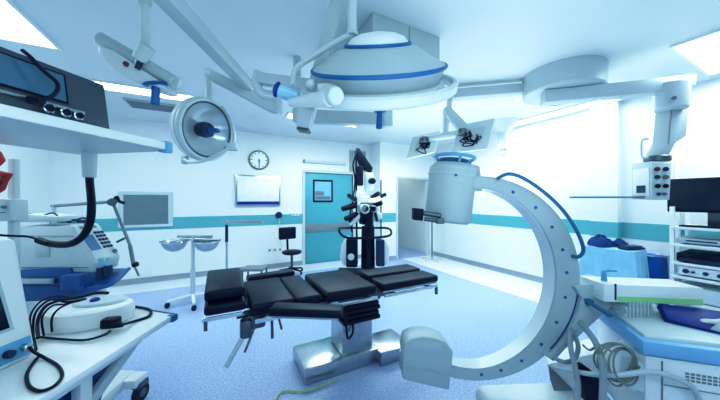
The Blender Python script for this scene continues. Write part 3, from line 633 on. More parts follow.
for k in range(4):
    a = k*math.pi/2+.6; e = (bx+.3*math.cos(a), by+.3*math.sin(a))
    lg = part('leg', C().rod((bx, by, .12), (*e, .085), .03, .02), 'white', t)
    part('castor', C().rod((e[0]-.015, e[1], .036), (e[0]+.015, e[1], .036), .036), 'rubber', lg)
# ================================================================ OPERATING MICROSCOPE
Zm = 5.0
def p(px, py, dz=0): return c(px, py, Zm+dz)
t = thing('surgical_microscope', 'tall black and white operating microscope on floor stand by the door', 'microscope', kw((.05, Zm, 0)), -YAW)
part('foot', C().box((.05, Zm, .09), (.95, .62, .12), .03).bb((-.3, Zm-.4, .03), (-.18, Zm+.4, .12), .02).bb((.3, Zm-.4, .03), (.42, Zm+.4, .12), .02), 'blkp', t)
for a in (-.24, .36):
    for b in (-.34, .34): part('castor', C().rod((a-.02, Zm+b, .05), (a+.02, Zm+b, .05), .05), 'rubber', t)
part('pedestal', C().rod(p(368, 268), p(368, 226), .13, .12, n=24, bev=.01), 'blkp', t)
part('pedestal', C().rod(p(369, 230), p(369, 214), .09, .07, n=20), 'blkp', t)
part('rear_box', C().ext([p(341, 246, -.1), p(346, 238, -.1), p(350, 238, -.1), p(350, 266, -.1), p(343, 266, -.1), p(340, 258, -.1)], (0, .35, 0), .03), 'white', t)
part('rear_box', C().ext([p(386, 239, -.1), p(390, 248, -.1), p(389, 262, -.1), p(386, 266, -.1), p(381, 266, -.1), p(381, 239, -.1)], (0, .35, 0), .03), 'white', t)
part('control_box', C().box(p(352, 252, -.15), (.2, .25, .5), .02), 'blkp', t)
part('control_box', C().box(p(380, 252, -.05), (.15, .25, .48), .02), 'navy', t)
part('wheel_cap', C().rod(p(351, 257, -.3), p(351, 257, -.34), .06, bev=.01), 'armm', t)
hb = [p(339, 229, -.3), p(348, 228, .25), p(370, 228, .3), p(386, 228, .25), p(391, 231, -.1), p(388, 236, -.35), p(366, 238, -.4), p(345, 237, -.4)]
part('push_bar', C().tube(hb, .02, 8, True, True), 'blkp', t)
part('mast', C().rod(p(357, 264, .1), p(356, 151, .1), .018).rod(p(381, 240, .1), p(381, 180, .1), .012), 'blkp', t)
part('balance_arm', C().ext([p(356, 148), p(359, 148), p(373, 168), p(371, 173), p(360, 168), p(356, 157)], (0, .1, 0), .01), 'blkp', t)
part('head_block', C().box(p(360, 176), (.12, .2, .36), .02), 'blkp', t)
part('white_housing', C().box(p(369, 182, .05), (.17, .2, .34), .03).box(p(360, 196, -.05), (.14, .18, .2), .03), 'off', t)
part('knob', C().rod(p(371, 181, -.06), p(373, 181, -.22), .055, bev=.01), 'blkp', t)
part('light_cable', C().tube([p(357, 152), p(353, 165), p(355, 180), p(353, 200), p(350, 215), p(352, 232)], .014), 'blkp', t)
part('optic_body', C().box(p(366, 208, -.2), (.3, .28, .18), .05).box(p(366, 200, -.25), (.2, .2, .14), .04), 'armm', t)
def eye(a, b, r, m='blkp'): return part('eyepiece', C().rod(a, b, r, r*.8, bev=.01), m, t)
eye(p(356, 205, -.3), p(342, 209, -.45), .055); eye(p(357, 214, -.3), p(345, 219, -.5), .05); eye(p(356, 200, -.3), p(348, 195, -.4), .045)
eye(p(372, 198, -.3), p(379, 193, -.45), .045); eye(p(374, 205, -.3), p(382, 203, -.4), .045); eye(p(364, 212, -.3), p(362, 224, -.35), .07)
part('observer_tube', C().rod(p(370, 202, -.3), p(381, 197, -.4), .06, .05, bev=.01), 'white', t)
part('observer_tube', C().rod(p(360, 216, -.3), p(349, 224, -.35), .06, .05, bev=.01), 'white', t)
part('side_housing', C().box(p(378, 216, -.2), (.14, .15, .12), .03), 'white', t)
part('objective', C().rod(p(368, 212, -.35), p(369, 225, -.35), .09, .07, bev=.01).box(p(371, 209, -.38), (.16, .1, .1), .02), 'blkp', t)
part('side_grip', C().rod(p(356, 214, -.35), p(349, 222, -.45), .022), 'blkp', t)
part('side_grip', C().rod(p(375, 210, -.35), p(377, 221, -.42), .022), 'blkp', t)
part('side_grip', C().rod(p(386, 194, -.4), p(380, 197, -.4), .03), 'blkp', t)
part('lens_ring', C().torus(p(365, 209, -.42), .07, .018, (0, -1, .2), 20).torus(p(374, 209, -.4), .05, .014, (.3, -1, .2), 20), 'steel', t)

# ================================================================ RIGHT SIDE: RACK
rx, ry0, ry1 = 4.37, .36, 1.0
t = thing('equipment_rack', 'white wheeled equipment rack with open shelves at the right edge', 'rack', (4.65, .68, 0))
for x in (rx, 4.9):
    for y in (ry0, ry1): part('post', B().bb((x-.018, y-.018, .08), (x+.018, y+.018, 1.42 if x == rx else 1.6), .004), 'white', t); part('castor', B().rod((x-.015, y, .045), (x+.015, y, .045), .045), 'rubber', t)
for h in (.15, .42, .68, .825, 1.02, 1.205): part('shelf', B().bb((rx-.03, ry0, h-.03), (4.9, ry1, h), .005), 'white', t)
t = thing('desktop_monitor', 'black wide monitor turned toward the room on top of the rack', 'monitor', (4.5, .75, 1.205))
part('panel', B().bb((4.42, .38, 1.36), (4.46, 1.05, 1.72), .008), 'blkp', t)
part('screen', B().bb((4.416, .40, 1.385), (4.421, 1.03, 1.70)), 'screen', t)
part('stand', B().bb((4.47, .68, 1.22), (4.5, .78, 1.45), .005).bb((4.4, .6, 1.206), (4.58, .86, 1.22), .004), 'dsteel', t)
def device(name, label, cat, h0, h1, m, seed, x0=4.36, yl=.97, yr=.4):
    t = thing(name, label, cat, (4.6, .68, h0))
    part('case', B().bb((x0, yr, h0+.012), (4.85, yl, h1), .008), m, t)
    ft = B()
    for y in (yl-.06, yr+.06): ft.bb((x0+.04, y-.02, h0), (x0+.08, y+.02, h0+.014)); ft.bb((4.75, y-.02, h0), (4.8, y+.02, h0+.014))
    part('foot', ft, 'rubber', t)
    return t
t = device('video_processor', 'slim silver device on the second rack shelf below the keyboard', 'device', 1.02, 1.09, 'steel', 1)
part('front_panel', B().bb((4.352, .42, 1.045), (4.36, .95, 1.08)), 'armm', t); part('slot', B().bb((4.348, .7, 1.058), (4.353, .9, 1.068)), 'blkp', t)
part('indicator', B().rod((4.36, .66, 1.062), (4.345, .66, 1.062), .008), 'blkp', t)
t = device('disc_recorder', 'black slim recorder with cables on the third rack shelf', 'device', .825, .925, 'blkp', 1)
part('front_panel', B().bb((4.352, .42, .84), (4.36, .95, .875)), 'navy', t)
part('cable', B().tube([(4.34, .9, .9), (4.33, .8, .94), (4.36, .7, .925), (4.34, .6, .96), (4.38, .5, .93)], .008), 'blkp', t)
t = device('light_source', 'silver light source with round sockets on the fourth rack shelf', 'device', .68, .79, 'steel', 1)
part('front_panel', B().bb((4.352, .42, .70), (4.36, .95, .785)), 'white', t)
for y, r in ((.9, .022), (.85, .012), (.77, .018), (.68, .02), (.6, .012), (.55, .022)): part('knob', B().rod((4.355, y, .742), (4.33, y, .742), r, bev=.004), 'navy', t)
t = device('insufflator', 'pale case on the low rack shelf partly behind the x-ray cart', 'device', .42, .58, 'off', 1)
t = thing('keyboard', 'dark flat keyboard lying on the top rack shelf', 'keyboard', (4.45, .7, 1.205))
part('body', B().bb((4.345, .45, 1.206), (4.395, .95, 1.222), .004), 'blkp', t)
kb = B()
for r in range(3):
    for k in range(20): kb.bb((4.348+r*.015, .465+k*.0235, 1.222), (4.36+r*.015, .483+k*.0235, 1.227))
part('keys', kb, 'navy', t)
t = thing('wall_cable_duct', 'thin white vertical conduit on the right wall behind the rack', 'conduit', (5.1, 1.12, .1))
part('duct', B().bb((5.08, 1.1, .1), (XR, 1.14, 2.0), .003), 'white', t)

# draped table
t = thing('draped_table', 'side table under a pale blue sterile drape near right wall', 'table', (4.5, 1.38, 0))
part('tabletop', B().bb((4.22, 1.27, .86), (4.53, 1.73, .885), .004), 'steel', t)
for x in (4.25, 4.5):
    for y in (1.3, 1.7): part('leg', B().rod((x, y, 0), (x, y, .86), .015), 'steel', t)
def drape(x0, x1, y0, y1, top, bot, flare, amp, seed):
    rnd = random.Random(seed); n = 120; lev = 12; vs = []; fs = []
    per = []
    L = [(x0, y0), (x1, y0), (x1, y1), (x0, y1)]
    for k in range(n):
        s = k/n*4; e = int(s); f = s-e; a = V(L[e]); b = V(L[(e+1) % 4]); p_ = a.lerp(b, f)
        cc = V(((x0+x1)/2, (y0+y1)/2)); 
        per.append((p_, (p_-cc).normalized(), f))
    ph = [rnd.uniform(0, 6) for _ in range(3)]
    for j in range(lev+1):
        u = j/lev
        for k, (p_, nn, f) in enumerate(per):
            cor = abs(f-.5)*2
            w = amp*u*(math.sin(k*.55+ph[0])+.6*math.sin(k*.29+ph[1]))+flare*u*(.5+.9*cor**3)
            z = top-u*(top-bot)*(1+.12*cor**2*u)+(0 if j else 0)
            vs.append((p_.x+nn.x*w, p_.y+nn.y*w, z))
    for j in range(lev):
        for k in range(n): fs.append((j*n+k, j*n+(k+1) % n, (j+1)*n+(k+1) % n, (j+1)*n+k))
    vs.append(((x0+x1)/2, (y0+y1)/2, top+.004)); m_ = len(vs)-1
    for k in range(n): fs.append((k, (k+1) % n, m_))
    return B().raw(vs, fs)
o = single('table_drape', drape(4.2, 4.55, 1.25, 1.75, .893, .34, .05, .018, 3), 'drape', 'pale blue creased drape hanging over the side table', 'drape')
def lump(ctr, r, sc, seed):
    rnd = random.Random(seed); b = B(); vs = []; fs = []; n, m_ = 22, 10
    for j in range(m_+1):
        a = j/m_*math.pi/2
        for k in range(n):
            th = 2*math.pi*k/n; rr = r*(1+.13*math.sin(3*th+seed)+.09*math.sin(5*th+2*a*3+seed)+.05*rnd.uniform(-1, 1))
            vs.append((ctr[0]+rr*sc[0]*math.cos(a)*math.cos(th), ctr[1]+rr*sc[1]*math.cos(a)*math.sin(th), ctr[2]+rr*sc[2]*math.sin(a)))
    for j in range(m_):
        for k in range(n): fs.append((j*n+k, j*n+(k+1) % n, (j+1)*n+(k+1) % n, (j+1)*n+k))
    fs.append(tuple(range(n)))
    return b.raw(vs, fs)
single('cloth_bundle', lump((4.35, 1.61, .9), .115, (1.1, 1, 1.05), 3), 'dcloth', 'larger deep blue crumpled cloth bundle on the drape', 'cloth', 'blue cloth bundles on the draped table')
single('cloth_bundle', lump((4.48, 1.47, .9), .08, (1.1, 1, 1.1), 7), 'dcloth', 'smaller blue crumpled cloth bundle beside the folded cloth', 'cloth', 'blue cloth bundles on the draped table')
single('folded_cloth', B().box((4.38, 1.33, .913), (.26, .12, .024), .01, RZ(-.3)).box((4.38, 1.33, .933), (.22, .1, .018), .008, RZ(-.2)), 'navy', 'dark flat folded cloth at the drape corner', 'cloth')
t = thing('linen_bag', 'bright blue cloth bag in a frame between drape and rack', 'bag', (4.79, 1.29, 0))
single_b = drape(4.68, 4.9, 1.16, 1.42, .80, .25, .0, .01, 5)
part('bag', single_b, 'cloth', t)
part('frame', B().torus((4.79, 1.29, .8), .12, .01, (0, 0, 1), 24, 8, 1, 1.15).rod((4.93, 1.15, 0), (4.93, 1.15, .8), .012).rod((4.93, 1.43, 0), (4.93, 1.43, .8), .012), 'steel', t)
# thin stand behind c-arm
t = thing('drip_stand', 'thin white vertical pole stand near the far right corner', 'drip stand', kw((1.87, 6.9, 0)), -YAW)
xs_ = (432-360)/F*6.6
part('pole', C().rod((xs_, 6.6, .05), (xs_, 6.6, 1.75), .022), 'grey', t)
for k in range(5):
    a = k*2*math.pi/5; part('leg', C().rod((xs_, 6.6, .08), (xs_+.25*math.cos(a), 6.6+.25*math.sin(a), .02), .015), 'off', t)

# ================================================================ LEFT SIDE
# shelf arm unit frame: direction d runs away from the camera, n to its right
dv = V((.187, .982, 0)); pv = V((-.982, .187, 0))
N0 = V((-1.07, 1.505, 0))
def sp(a, b, h): return N0-dv*a+pv*b+V((0, 0, h))
t = thing('overhead_shelf', 'long pale shelf above the anaesthesia workplace holding the dark device', 'shelf', kw(sp(.5, .3, 1.74)), -YAW)
part('board', C().ext([sp(0, 0, 1.765), sp(0, .65, 1.765), sp(1.15, .65, 1.765), sp(1.15, 0, 1.765)], (0, 0, .035), .006), 'armm', t)
part('front_lip', C().ext([sp(.0, -.006, 1.768), sp(1.15, -.006, 1.768), sp(1.15, .012, 1.768), sp(0, .012, 1.768)], (0, 0, .04), .002), 'white', t)
part('corner_cap', C().box(sp(.015, .015, 1.785), (.05, .05, .06), .006), 'ltblue', t)
part('support_post', C().rod(sp(.05, .5, 1.62), sp(.05, .5, 1.765), .03, .036), 'off', t)
part('support_post', C().rod(sp(.95, .6, .6), sp(.95, .6, 1.765), .03), 'off', t)
t = thing('video_console', 'dark navy rack device with wide screen and round knobs on shelf', 'device', kw(sp(.7, .25, 1.80)), -YAW)
def dq(a, h, b=.005): return sp(a, b+(h-1.803)*.16, h)
def da(px): k = (360-px)/F; return (k*1.505-1.07)/(.187+.982*k)
def dx(px, py, b=-.04):
    a = da(px); Z = 1.505-.982*a; return sp(a, b, H-(py-200)/F*Z)
aR, hT = .30, 2.015
part('case', C().ext([dq(aR, 1.803), dq(1.0, 1.803), dq(1.0, hT), dq(aR, hT)], pv*.35, .008), 'console', t)
part('screen', C().ext([dq(.455, 1.88, .001), dq(.86, 1.88, .001), dq(.86, 1.985, .001), dq(.455, 1.985, .001)], -pv*.004), 'scr2', t)
part('screen_bezel', C().ext([dq(.447, 1.872, .003), dq(.87, 1.872, .003), dq(.87, 1.992, .003), dq(.447, 1.992, .003)], -pv*.003), 'blkp', t)
part('control_bar', C().ext([dq(.40, 1.845, .002), dq(.98, 1.845, .002), dq(.98, 1.858, .002), dq(.40, 1.858, .002)], -pv*.012, .003), 'steel', t)
for a in (.428, .469, .519):
    k = part('socket_ring', C().rod(dq(a, 1.832, .0), dq(a, 1.832, -.02), .018, n=24, bev=.003), 'chrome', t)
    part('socket', C().rod(dq(a, 1.832, -.018), dq(a, 1.832, -.024), .012), 'blkp', k)
for a in (.70, .735): part('button', C().rod(dq(a, 1.835, 0), dq(a, 1.835, -.012), .009), 'blkp', t)
part('light_lead', C().tube([dx(29, 102, -.035), dx(38, 98, -.06), dx(45, 91, -.06), dx(46, 83, -.05), dx(40, 74, -.03), dx(32, 64, -.02), dx(28, 57, -.01), dx(27, 50, .02)], .0065), 'blkp', t)
part('light_plug', C().rod(dx(26, 100, -.01), dx(33, 102, -.05), .014, bev=.003), 'blkp', t)

# thick black breathing hose
single('breathing_hose', C().tube([sp(.05, .5, 1.63), c(90, 185, 1.55), c(91.5, 205, 1.5), c(90, 222, 1.5), c(83, 236, 1.5), c(70, 244, 1.5), c(52, 244, 1.52), (c(38, 240, 1.52))], .0185, 12), 'blkp', 'thick black hose curving down from the shelf end', 'hose')
single('monitor_lead', C().tube([c(47, 243, 1.5), c(30, 237, 1.5), c(15, 236, 1.45), c(-4, 235, 1.4)], .006, 8), 'blkp', 'thin black lead running left from the thick hose end', 'cable')

# white work table
hT = .72
def tp(px, py): return ch(px, py, hT)
A_, B_, C_, D_ = V((-1.25, 1.80, hT)), V((-1.78, 1.96, hT)), V((-2.05, .8, hT)), V((-1.24, .7, hT))
t = thing('work_table', 'long white work table with blue corner beneath the shelf at left', 'table', kw((-1.6, 1.3, 0)), -YAW)
part('tabletop', C().ext([A_, B_, C_, D_], (0, 0, -.035), .006), 'white', t)
part('corner_cap', C().box(A_+V((-.01, -.01, -.02)), (.05, .05, .045), .008), 'hoseb', t)
part('edge_rail', C().rod(A_+V((0, 0, -.002)), B_+V((0, 0, -.002)), .008), 'dsteel', t)
part('post', C().ext([(-1.36, 1.36, 0.15), (-1.36, 1.30, .15), (-1.36, 1.30, .69), (-1.36, 1.36, .69)], (-.05, 0, 0), .005), 'white', t)
part('post', C().ext([(-1.36, 1.14, 0.1), (-1.36, 1.08, .1), (-1.36, 1.08, .69), (-1.36, 1.14, .69)], (-.05, 0, 0), .005), 'white', t)
part('brace', C().ext([(-1.34, 1.60, .66), (-1.34, 1.63, .62), (-1.46, 1.14, .16), (-1.46, 1.09, .2)], (-.04, 0, 0), .005), 'off', t)
part('apron', C().ext([(-1.33, .75, .60), (-1.33, 1.62, .62), (-1.33, 1.66, .688), (-1.33, .75, .688)], (-.03, 0, 0), .004), 'white', t)
part('panel', C().ext([(-1.43, 1.02, .2), (-1.43, 1.4, .2), (-1.43, 1.56, .6), (-1.43, 1.02, .6)], (-.015, 0, 0), .003), 'midblue', t, 'dark blue side panel')
part('base_beam', C().ext([(-1.70, 2.0, .13), (-1.70, 2.02, .21), (-1.56, .95, .21), (-1.56, .95, .13)], (-.14, 0, 0), .012), 'white', t)
part('base_beam', C().bb((-2.2, 1.9, .14), (-1.6, 2.02, .2), .01), 'white', t)
def tw(px, h, Z): return V(((px-360)/F*Z, Z, h))
for i, p_ in enumerate(((-1.62, 1.97, .07), (-1.57, .98, .07), (-2.18, 1.95, .07))):
    w = part('castor', C().rod(V(p_)+V((-.02, 0, 0)), V(p_)+V((.02, 0, 0)), .07, n=28, bev=.012), 'rubber', t)
    part('hub', C().rod(V(p_)+V((-.024, 0, 0)), V(p_)+V((.024, 0, 0)), .03, bev=.004).ext([V(p_)+V((-.03, -.05, .05)), V(p_)+V((-.03, .05, .05)), V(p_)+V((-.03, .04, .09)), V(p_)+V((-.03, -.04, .09))], (.06, 0, 0), .006), 'dsteel', w)

# patient monitor
t = thing('patient_monitor', 'white bedside patient monitor with dark screen standing on the table edge', 'monitor', kw((-1.8, 1.1, hT)), -YAW)
mz0, mz1 = hT, 1.31
fr = lambda y, z: V((-1.60-(z-hT)*.10-(1.33-y)*.05, y-(z-hT)*.06, z))
part('case', C().ext([fr(1.33, mz0), fr(.75, mz0), fr(.75, mz1), fr(1.33, mz1)], (-.3, .03, 0), .03, 3), 'white', t)
part('screen', C().ext([fr(1.245, .90)+V((.004, 0, 0)), fr(.82, .90)+V((.004, 0, 0)), fr(.82, 1.22)+V((.004, 0, 0)), fr(1.22, 1.22)+V((.004, 0, 0))], (-.008, 0, 0)), 'screen', t)
part('screen_bezel', C().ext([fr(1.26, .885)+V((.002, 0, 0)), fr(.8, .885)+V((.002, 0, 0)), fr(.8, 1.235)+V((.002, 0, 0)), fr(1.235, 1.235)+V((.002, 0, 0))], (-.008, 0, 0)), 'armm', t)
cp = part('connector_panel', C().ext([fr(1.31, .745)+V((.006, 0, 0)), fr(1.0, .745)+V((.006, 0, 0)), fr(1.0, .83)+V((.006, 0, 0)), fr(1.31, .83)+V((.006, 0, 0))], (-.012, 0, 0), .003), 'ltblue', t)
for k, y in enumerate((1.28, 1.22, 1.16, 1.1)): part('connector', C().rod(fr(y, .787), fr(y, .787)+V((.03, 0, 0)), .018, bev=.004), ['steel', 'navy', 'green', 'ltblue'][k], cp)
part('handle', C().tube([fr(1.2, 1.3)+V((-.12, 0, 0)), fr(1.18, 1.36)+V((-.12, 0, 0)), fr(.95, 1.36)+V((-.12, 0, 0)), fr(.93, 1.3)+V((-.12, 0, 0))], .014), 'off', t)
t0 = fr(1.28, .787)+V((.03, 0, 0))
single('patient_lead', C().tube([t0, c(34, 352, 1.28), ch(45, 358, .728), ch(58, 366, .728), ch(62, 376, .728), ch(54, 386, .728), (ch(40, 391, .728)), ch(29, 386, .728), ch(27, 374, .728), ch(34, 362, .728), ch(40, 355, .728)], .0065, 8), 'blkp', 'black lead looped on the white table before the monitor', 'cable')

# white oval unit on the table
cu = ch(86, 322, hT); X = Matrix.Translation((cu.x+.02, cu.y+.0, hT)) @ RZ(.25)
t = thing('foot_pedal_unit', 'low rounded white device with oval lid and blue button on table', 'device', kw((cu.x, cu.y, hT)), -YAW)
part('body', C().lathe([(0, 0), (.94, 0), (1, .012), (1, .075), (.95, .1), (.85, .112), (0, .118)], X @ Matrix.Diagonal((.235, .16, 1, 1)), 48), 'white', t)
part('lid', C().lathe([(0, .112), (.58, .112), (.6, .118), (.55, .13), (0, .134)], X @ Matrix.Translation((.05, .02, 0)) @ Matrix.Diagonal((.235, .16, 1, 1)), 40), 'off', t)
part('button', C().lathe([(0, .13), (.024, .13), (.024, .142), (.015, .15), (0, .15)], X @ Matrix.Translation((.03, .0, 0)), 20), 'royal', t)
pl = ch(111, 331, hT)
part('plug', C().box((pl.x, pl.y, hT+.05), (.085, .06, .06), .014, RZ(.2)).rod((pl.x+.03, pl.y-.02, hT+.045), (pl.x+.08, pl.y-.01, hT+.04), .02, .012), 'blkp', t)
part('power_cord', C().tube([(pl.x+.07, pl.y-.01, hT+.04), ch(135, 321, hT+.01), ch(149, 316, hT+.01), ch(150, 310, hT+.01), ch(138, 307, hT+.01), ch(120, 305, hT+.01)], .008), 'blkp', t)
bun = [([(40, 337, 0), (60, 339, 0), (85, 340, 0), (104, 335, .01), (110, 331, .04)], .006),
       ([(36, 350, 0), (33, 330, .03), (36, 312, .08), (50, 300, .1), (66, 302, .09), (82, 300, .14)], .0055),
       ([(38, 338, .02), (38, 320, .05), (46, 306, .1), (62, 300, .12), (80, 297, .14), (96, 293, .13), (108, 293, .12)], .008),
       ([(44, 336, .0), (42, 318, .06), (52, 306, .1), (66, 304, .1), (86, 299, .14)], .005),
       ([(52, 332, .02), (52, 318, .1), (60, 308, .12), (78, 300, .14)], .005),
       ([(34, 345, .0), (30, 318, .05), (40, 302, .08), (56, 296, .1), (72, 298, .12)], .0045)]
for i, (pts, r) in enumerate(bun):
    single('cable', C().tube([ch(x, y, hT+.012+h*1.0) if h < .05 else c(x, y, 1.50) for x, y, h in pts], r, 8), 'blkp',
      ['black cable along the front of the white oval device', 'black cable arching behind the monitor to the oval device', 'thickest black cable draped over the oval device lid', 'black cable in the middle of the tangle left of the oval device', 'short black cable hanging over the left end of the oval device', 'thin outermost black cable of the tangle beside the monitor'][i], 'cable', 'black cables tangled round the oval device')

# ventilator / infusion unit
Zv = 1.95
def vp(px, py, z=0): return c(px, py, Zv+z)
t = thing('ventilator', 'grey white ventilator with sloped keypad over blue drawers, left side', 'ventilator', kw((-2.1, Zv, 0)), -YAW)
prof = [(18, 226), (62, 226), (70, 225), (95, 262), (92, 273), (18, 271)]
part('case', C().ext([vp(x, y) for x, y in prof], (.01, .2, 0), .012), 'off', t)
u_ = vp(95, 262)-vp(70, 225); w_ = V((.01, .2, 0))
o_ = vp(70, 225); nn = u_.cross(w_).normalized()
if nn.z < 0: nn = -nn
def kp(a, b, h=.0): return o_+u_*a+w_*b+nn*h
part('keypad_panel', C().ext([kp(.04, .05), kp(.96, .05), kp(.96, .95), kp(.04, .95)], nn*.006, .002), 'off', t)
part('display', C().ext([kp(.32, .1, .006), kp(.72, .1, .006), kp(.72, .46, .006), kp(.32, .46, .006)], nn*.004), 'hoseb', t)
for i in range(5):
    for j in range(3): part('key', C().ext([kp(.25+i*.1, .56+j*.13, .006), kp(.31+i*.1, .56+j*.13, .006), kp(.31+i*.1, .65+j*.13, .006), kp(.25+i*.1, .65+j*.13, .006)], nn*.007, .001), 'navy', t)
part('dial', C().rod(kp(.84, .85, .006), kp(.84, .85, .02), .016, bev=.003), 'dsteel', t)
part('vent_slot', C().ext([kp(.08, .2, .006), kp(.14, .2, .006), kp(.14, .8, .006), kp(.08, .8, .006)], nn*.003), 'grey', t)
part('side_seam', C().bb((vp(19, 0).x, Zv-.003, vp(0, 236.4).z), (vp(74, 0).x, Zv+.004, vp(0, 235.8).z)), 'grey', t)
part('side_panel', C().bb((vp(22, 0).x, Zv-.004, vp(0, 268).z), (vp(88, 0).x, Zv+.004, vp(0, 267).z)), 'grey', t)
part('side_badge', C().bb((vp(36, 0).x, Zv-.006, vp(0, 257).z), (vp(50, 0).x, Zv+.001, vp(0, 243).z), .002), 'armm', t)
part('top_tray', C().ext([vp(20, 222), vp(58, 222), vp(56, 216.5), vp(20, 214)], (0, .2, 0), .006), 'off', t)
dr = part('drawer_block', C().ext([vp(20, 270, -.02), vp(70, 268, -.02), vp(72, 300, -.02), (vp(20, 302, -.02))], (0, .28, 0), .006), 'midblue', t, 'dark blue drawer block')
part('drawer_handle', C().bb((vp(24, 0).x, Zv-.055, vp(0, 281.5).z), (vp(62, 0).x, Zv-.03, vp(0, 276.5).z), .003), 'steel', dr)
part('drawer_gap', C().bb((vp(21, 0).x, Zv-.023, vp(0, 285.4).z), (vp(70, 0).x, Zv-.018, vp(0, 284.4).z)), 'navy', dr)
part('side_module', C().box(vp(84, 279, .02), (.14, .2, .11), .01).box(vp(78, 284, 0), (.1, .12, .05), .008), 'midblue', t)
part('blue_tray', C().ext([vp(70, 289, -.02), vp(108, 288, -.02), vp(129, 270, .22), vp(95, 270, .24)], (0, 0, .016), .004).tube([vp(70, 287, -.02), vp(108, 286, -.02), vp(129, 268.5, .22)], .012), 'midblue', t)
part('pedestal', C().ext([vp(62, 290, .1), vp(84, 290, .1), (vp(84, 290).x, Zv+.1, .02), (vp(62, 290).x, Zv+.1, .02)], (0, .18, 0), .01), 'off', t)
part('pedestal', C().ext([vp(4, 302, .1), vp(24, 302, .1), (vp(24, 290).x, Zv+.1, .02), (vp(4, 290).x, Zv+.1, .02)], (0, .18, 0), .01), 'off', t)
for k, x in enumerate((101, 108)):
    b_ = part('vaporiser_bottle', C().rod(vp(x, 267+k*-2, .0), vp(x, 279-k*3, .0), .026, bev=.006), 'navy', t)
    part('bottle_neck', C().rod(vp(x, 258, .0), vp(x, 267-k*2, .0), .015), 'glass', b_)
part('blue_post', C().rod(vp(78, 290, .05), vp(78, 262, .05), .02).rod(vp(57, 302, -.03), vp(57, 298, -.03), .012), 'midblue', t)
# small items on the top tray
cols = ['green', 'navy', 'white', 'royal', 'steel', 'blkp']
for i, (x, y, m_) in enumerate(((64, 222, 'green'), (70, 223, 'navy'), (75, 221, 'green'), (80, 222, 'royal'), (60, 222, 'white'), (86, 223, 'navy'))):
    lab = ['green clip on the ventilator top, left of the two green clips', 'dark connector lying between the two green clips', 'green clip on ventilator top, right of the two green clips', 'bright blue connector on the ventilator top', 'white connector leftmost on the ventilator top', 'dark blue connector rightmost on the ventilator top'][i]
    z_ = vp(x, y, .12)
    single('cable_connector', C().rod((z_.x-.022, z_.y, 1.325), (z_.x+.022, z_.y+.02, 1.325), .014, .01, bev=.003), m_, lab, 'connector', 'connectors on top of the ventilator')
single('sensor_lead', C().tube([vp(52, 221, .1), vp(62, 218, .1), vp(74, 220, .1), vp(84, 218, .1), vp(92, 222, .1), vp(84, 225, .1)], .007), 'navy', 'dark sensor lead curled on the ventilator top', 'cable')
single('suction_catheter', C().tube([vp(21, 216, .05), vp(30, 214, .05), vp(40, 216, .05), vp(52, 213, .05), vp(58, 216, .05)], .005), 'blkp', 'thin dark tube lying across the top tray', 'tube')
# articulated arm
t = thing('breathing_circuit_arm', 'thin jointed grey metal arm reaching above the ventilator to the right', 'arm', kw((vp(54, 0).x, 2.2, 1.3)), -YAW)
def ap(x, y, z=2.2): return c(x, y, z)
part('post', C().rod((ap(54, 0).x, 2.2, 1.3), ap(54, 204), .014), 'off', t)
part('upper_rod', C().rod(ap(52, 206), ap(113, 201.5), .014), 'hose', t)
part('joint', C().rod(ap(112, 202, 2.16), ap(112, 202, 2.24), .032, bev=.006), 'dsteel', t)
part('lower_rod', C().rod(ap(113, 203), ap(130, 245), .011).rod(ap(130, 245), ap(134, 267), .014).rod(ap(134, 265), ap(139, 276), .008), 'hose', t)
part('clip', C().tube([ap(114, 200), ap(117, 197), ap(119, 201), ap(124, 203)], .012).rod(ap(134, 265, 2.16), ap(137, 264, 2.16), .02), 'blkp', t)
part('branch', C().rod(ap(117, 242), ap(125, 238), .009), 'dsteel', t)
# vertical rail post at far left, red items and white box on it
t = thing('equipment_pole', 'white vertical rail pole at the far left behind the monitor', 'pole', kw((c(13, 0, 1.75).x, 1.75, 0)), -YAW)
xp = c(14, 0, 1.75).x
part('pole', C().bb((xp-.02, 1.73, .02), (xp+.02, 1.77, 1.76), .006), 'off', t)
part('foot', C().box((xp, 1.75, .02), (.22, .22, .04), .01), 'off', t)
t = thing('wall_control_box', 'small white control box on the pole at the left edge', 'control box', kw((-2.3, 1.65, 1.3)), -YAW)
part('case', C().ext([c(-14, 198, 1.68), c(9, 199, 1.68), c(10, 221, 1.68), c(-14, 222, 1.68)], (0, .1, 0), .01), 'off', t)
part('knob', C().rod(c(3, 207, 1.68), c(3, 207, 1.66), .01), 'dsteel', t)
part('slot', C().bb((c(-8, 0, 1.68).x, 1.672, c(0, 213, 1.68).z), (c(5, 0, 1.68).x, 1.682, c(0, 212, 1.68).z)), 'grey', t)
def glove(pts, Z, lab):
    single('red_pouch', C().ext([c(x-6, y, Z) for x, y in pts], (0, .04, 0), .012, 3), 'red', lab, 'pouch', 'red pouches on the pole')
glove([(-12, 148), (0, 150), (5, 160), (-1, 166), (-12, 164)], 1.62, 'upper red folded pouch hanging at the left edge')
glove([(-12, 168), (4, 171), (13, 173), (8, 180), (4, 190), (-4, 195), (-12, 192)], 1.60, 'lower red pouch with dark curl hanging at the left edge')
single('pouch_hook', C().tube([c(-12, 190, 1.58), c(-3, 187, 1.58), c(2, 181, 1.58), c(-3, 177, 1.58)], .009), 'reddark', 'dark red curled strap on the lower red pouch', 'strap')

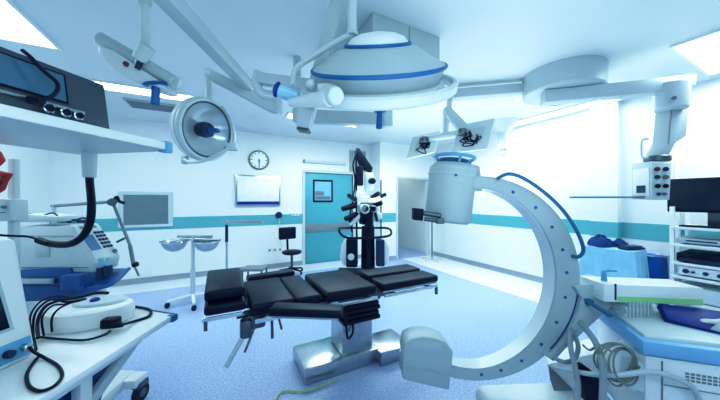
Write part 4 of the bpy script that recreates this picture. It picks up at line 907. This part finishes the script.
# ================================================================ LIGHTS & WORLD & CAMERA
def area(name, loc, rot, sx, sy, e, col):
    L = bpy.data.lights.new(name, 'AREA'); L.shape = 'RECTANGLE'; L.size = sx; L.size_y = sy; L.energy = e; L.color = col
    o = bpy.data.objects.new(name, L); COL.objects.link(o); o.location = loc; o.rotation_euler = rot; return o
area('soft_fill', (3.2, 3.6, 2.6), (0, 0, 0), 2.2, 2.2, 38, (.95, .99, 1))  # added soft fill below the ceiling, no fixture there
area('soft_fill', (4.4, 7.0, 2.85), (0, 0, 0), 1.0, 1.0, 8, (.97, 1, .97))
area('soft_fill', (.3, -.9, 2.8), (math.radians(25), 0, math.radians(-20)), 2.4, 1.2, 34, (.86, .96, 1))  # fill light added behind the camera
area('wash_fill', (2.9, 2.9, 1.45), (math.pi, 0, 0), 2.8, 2.8, 34, (.95, 1, 1))  # unseen upward fill, added to brighten the ceiling
area('wash_fill', (.6, .2, 1.2), (math.pi, 0, 0), 2.4, 1.4, 15, (.9, .98, 1))  # second added upward fill, for the near ceiling
w = bpy.data.worlds.new('world'); S.world = w; w.use_nodes = True
w.node_tree.nodes['Background'].inputs[0].default_value = (.5, .75, 1, 1); w.node_tree.nodes['Background'].inputs[1].default_value = .3
cam = bpy.data.cameras.new('camera'); co_ = bpy.data.objects.new('camera', cam); COL.objects.link(co_)
cam.sensor_width = 36; cam.lens = F/720*36; cam.clip_start = .02
co_.location = (0, 0, H); co_.rotation_euler = (math.pi/2, 0, -YAW)
S.camera = co_
S.view_settings.view_transform = 'Standard'; S.view_settings.look = 'None'
S.view_settings.use_curve_mapping = True
cmap = S.view_settings.curve_mapping
def curve(k, pts, first=None):
    cv = cmap.curves[k]
    for x_, y_ in pts: cv.points.new(x_, y_)
    if first is not None: cv.points[0].location = (0, first)
curve(0, ((.1, .074), (.3, .235), (.5, .425), (.8, .765)))
curve(2, ((.1, .108), (.3, .318), (.5, .52), (.8, .81)), .006)
curve(3, ((.03, .017), (.12, .088), (.35, .34), (.7, .77)))
cmap.update()
S.view_settings.exposure = .15; S.view_settings.gamma = 1
S.cycles.use_denoising = True
S.cycles.max_bounces = 8; S.cycles.diffuse_bounces = 5
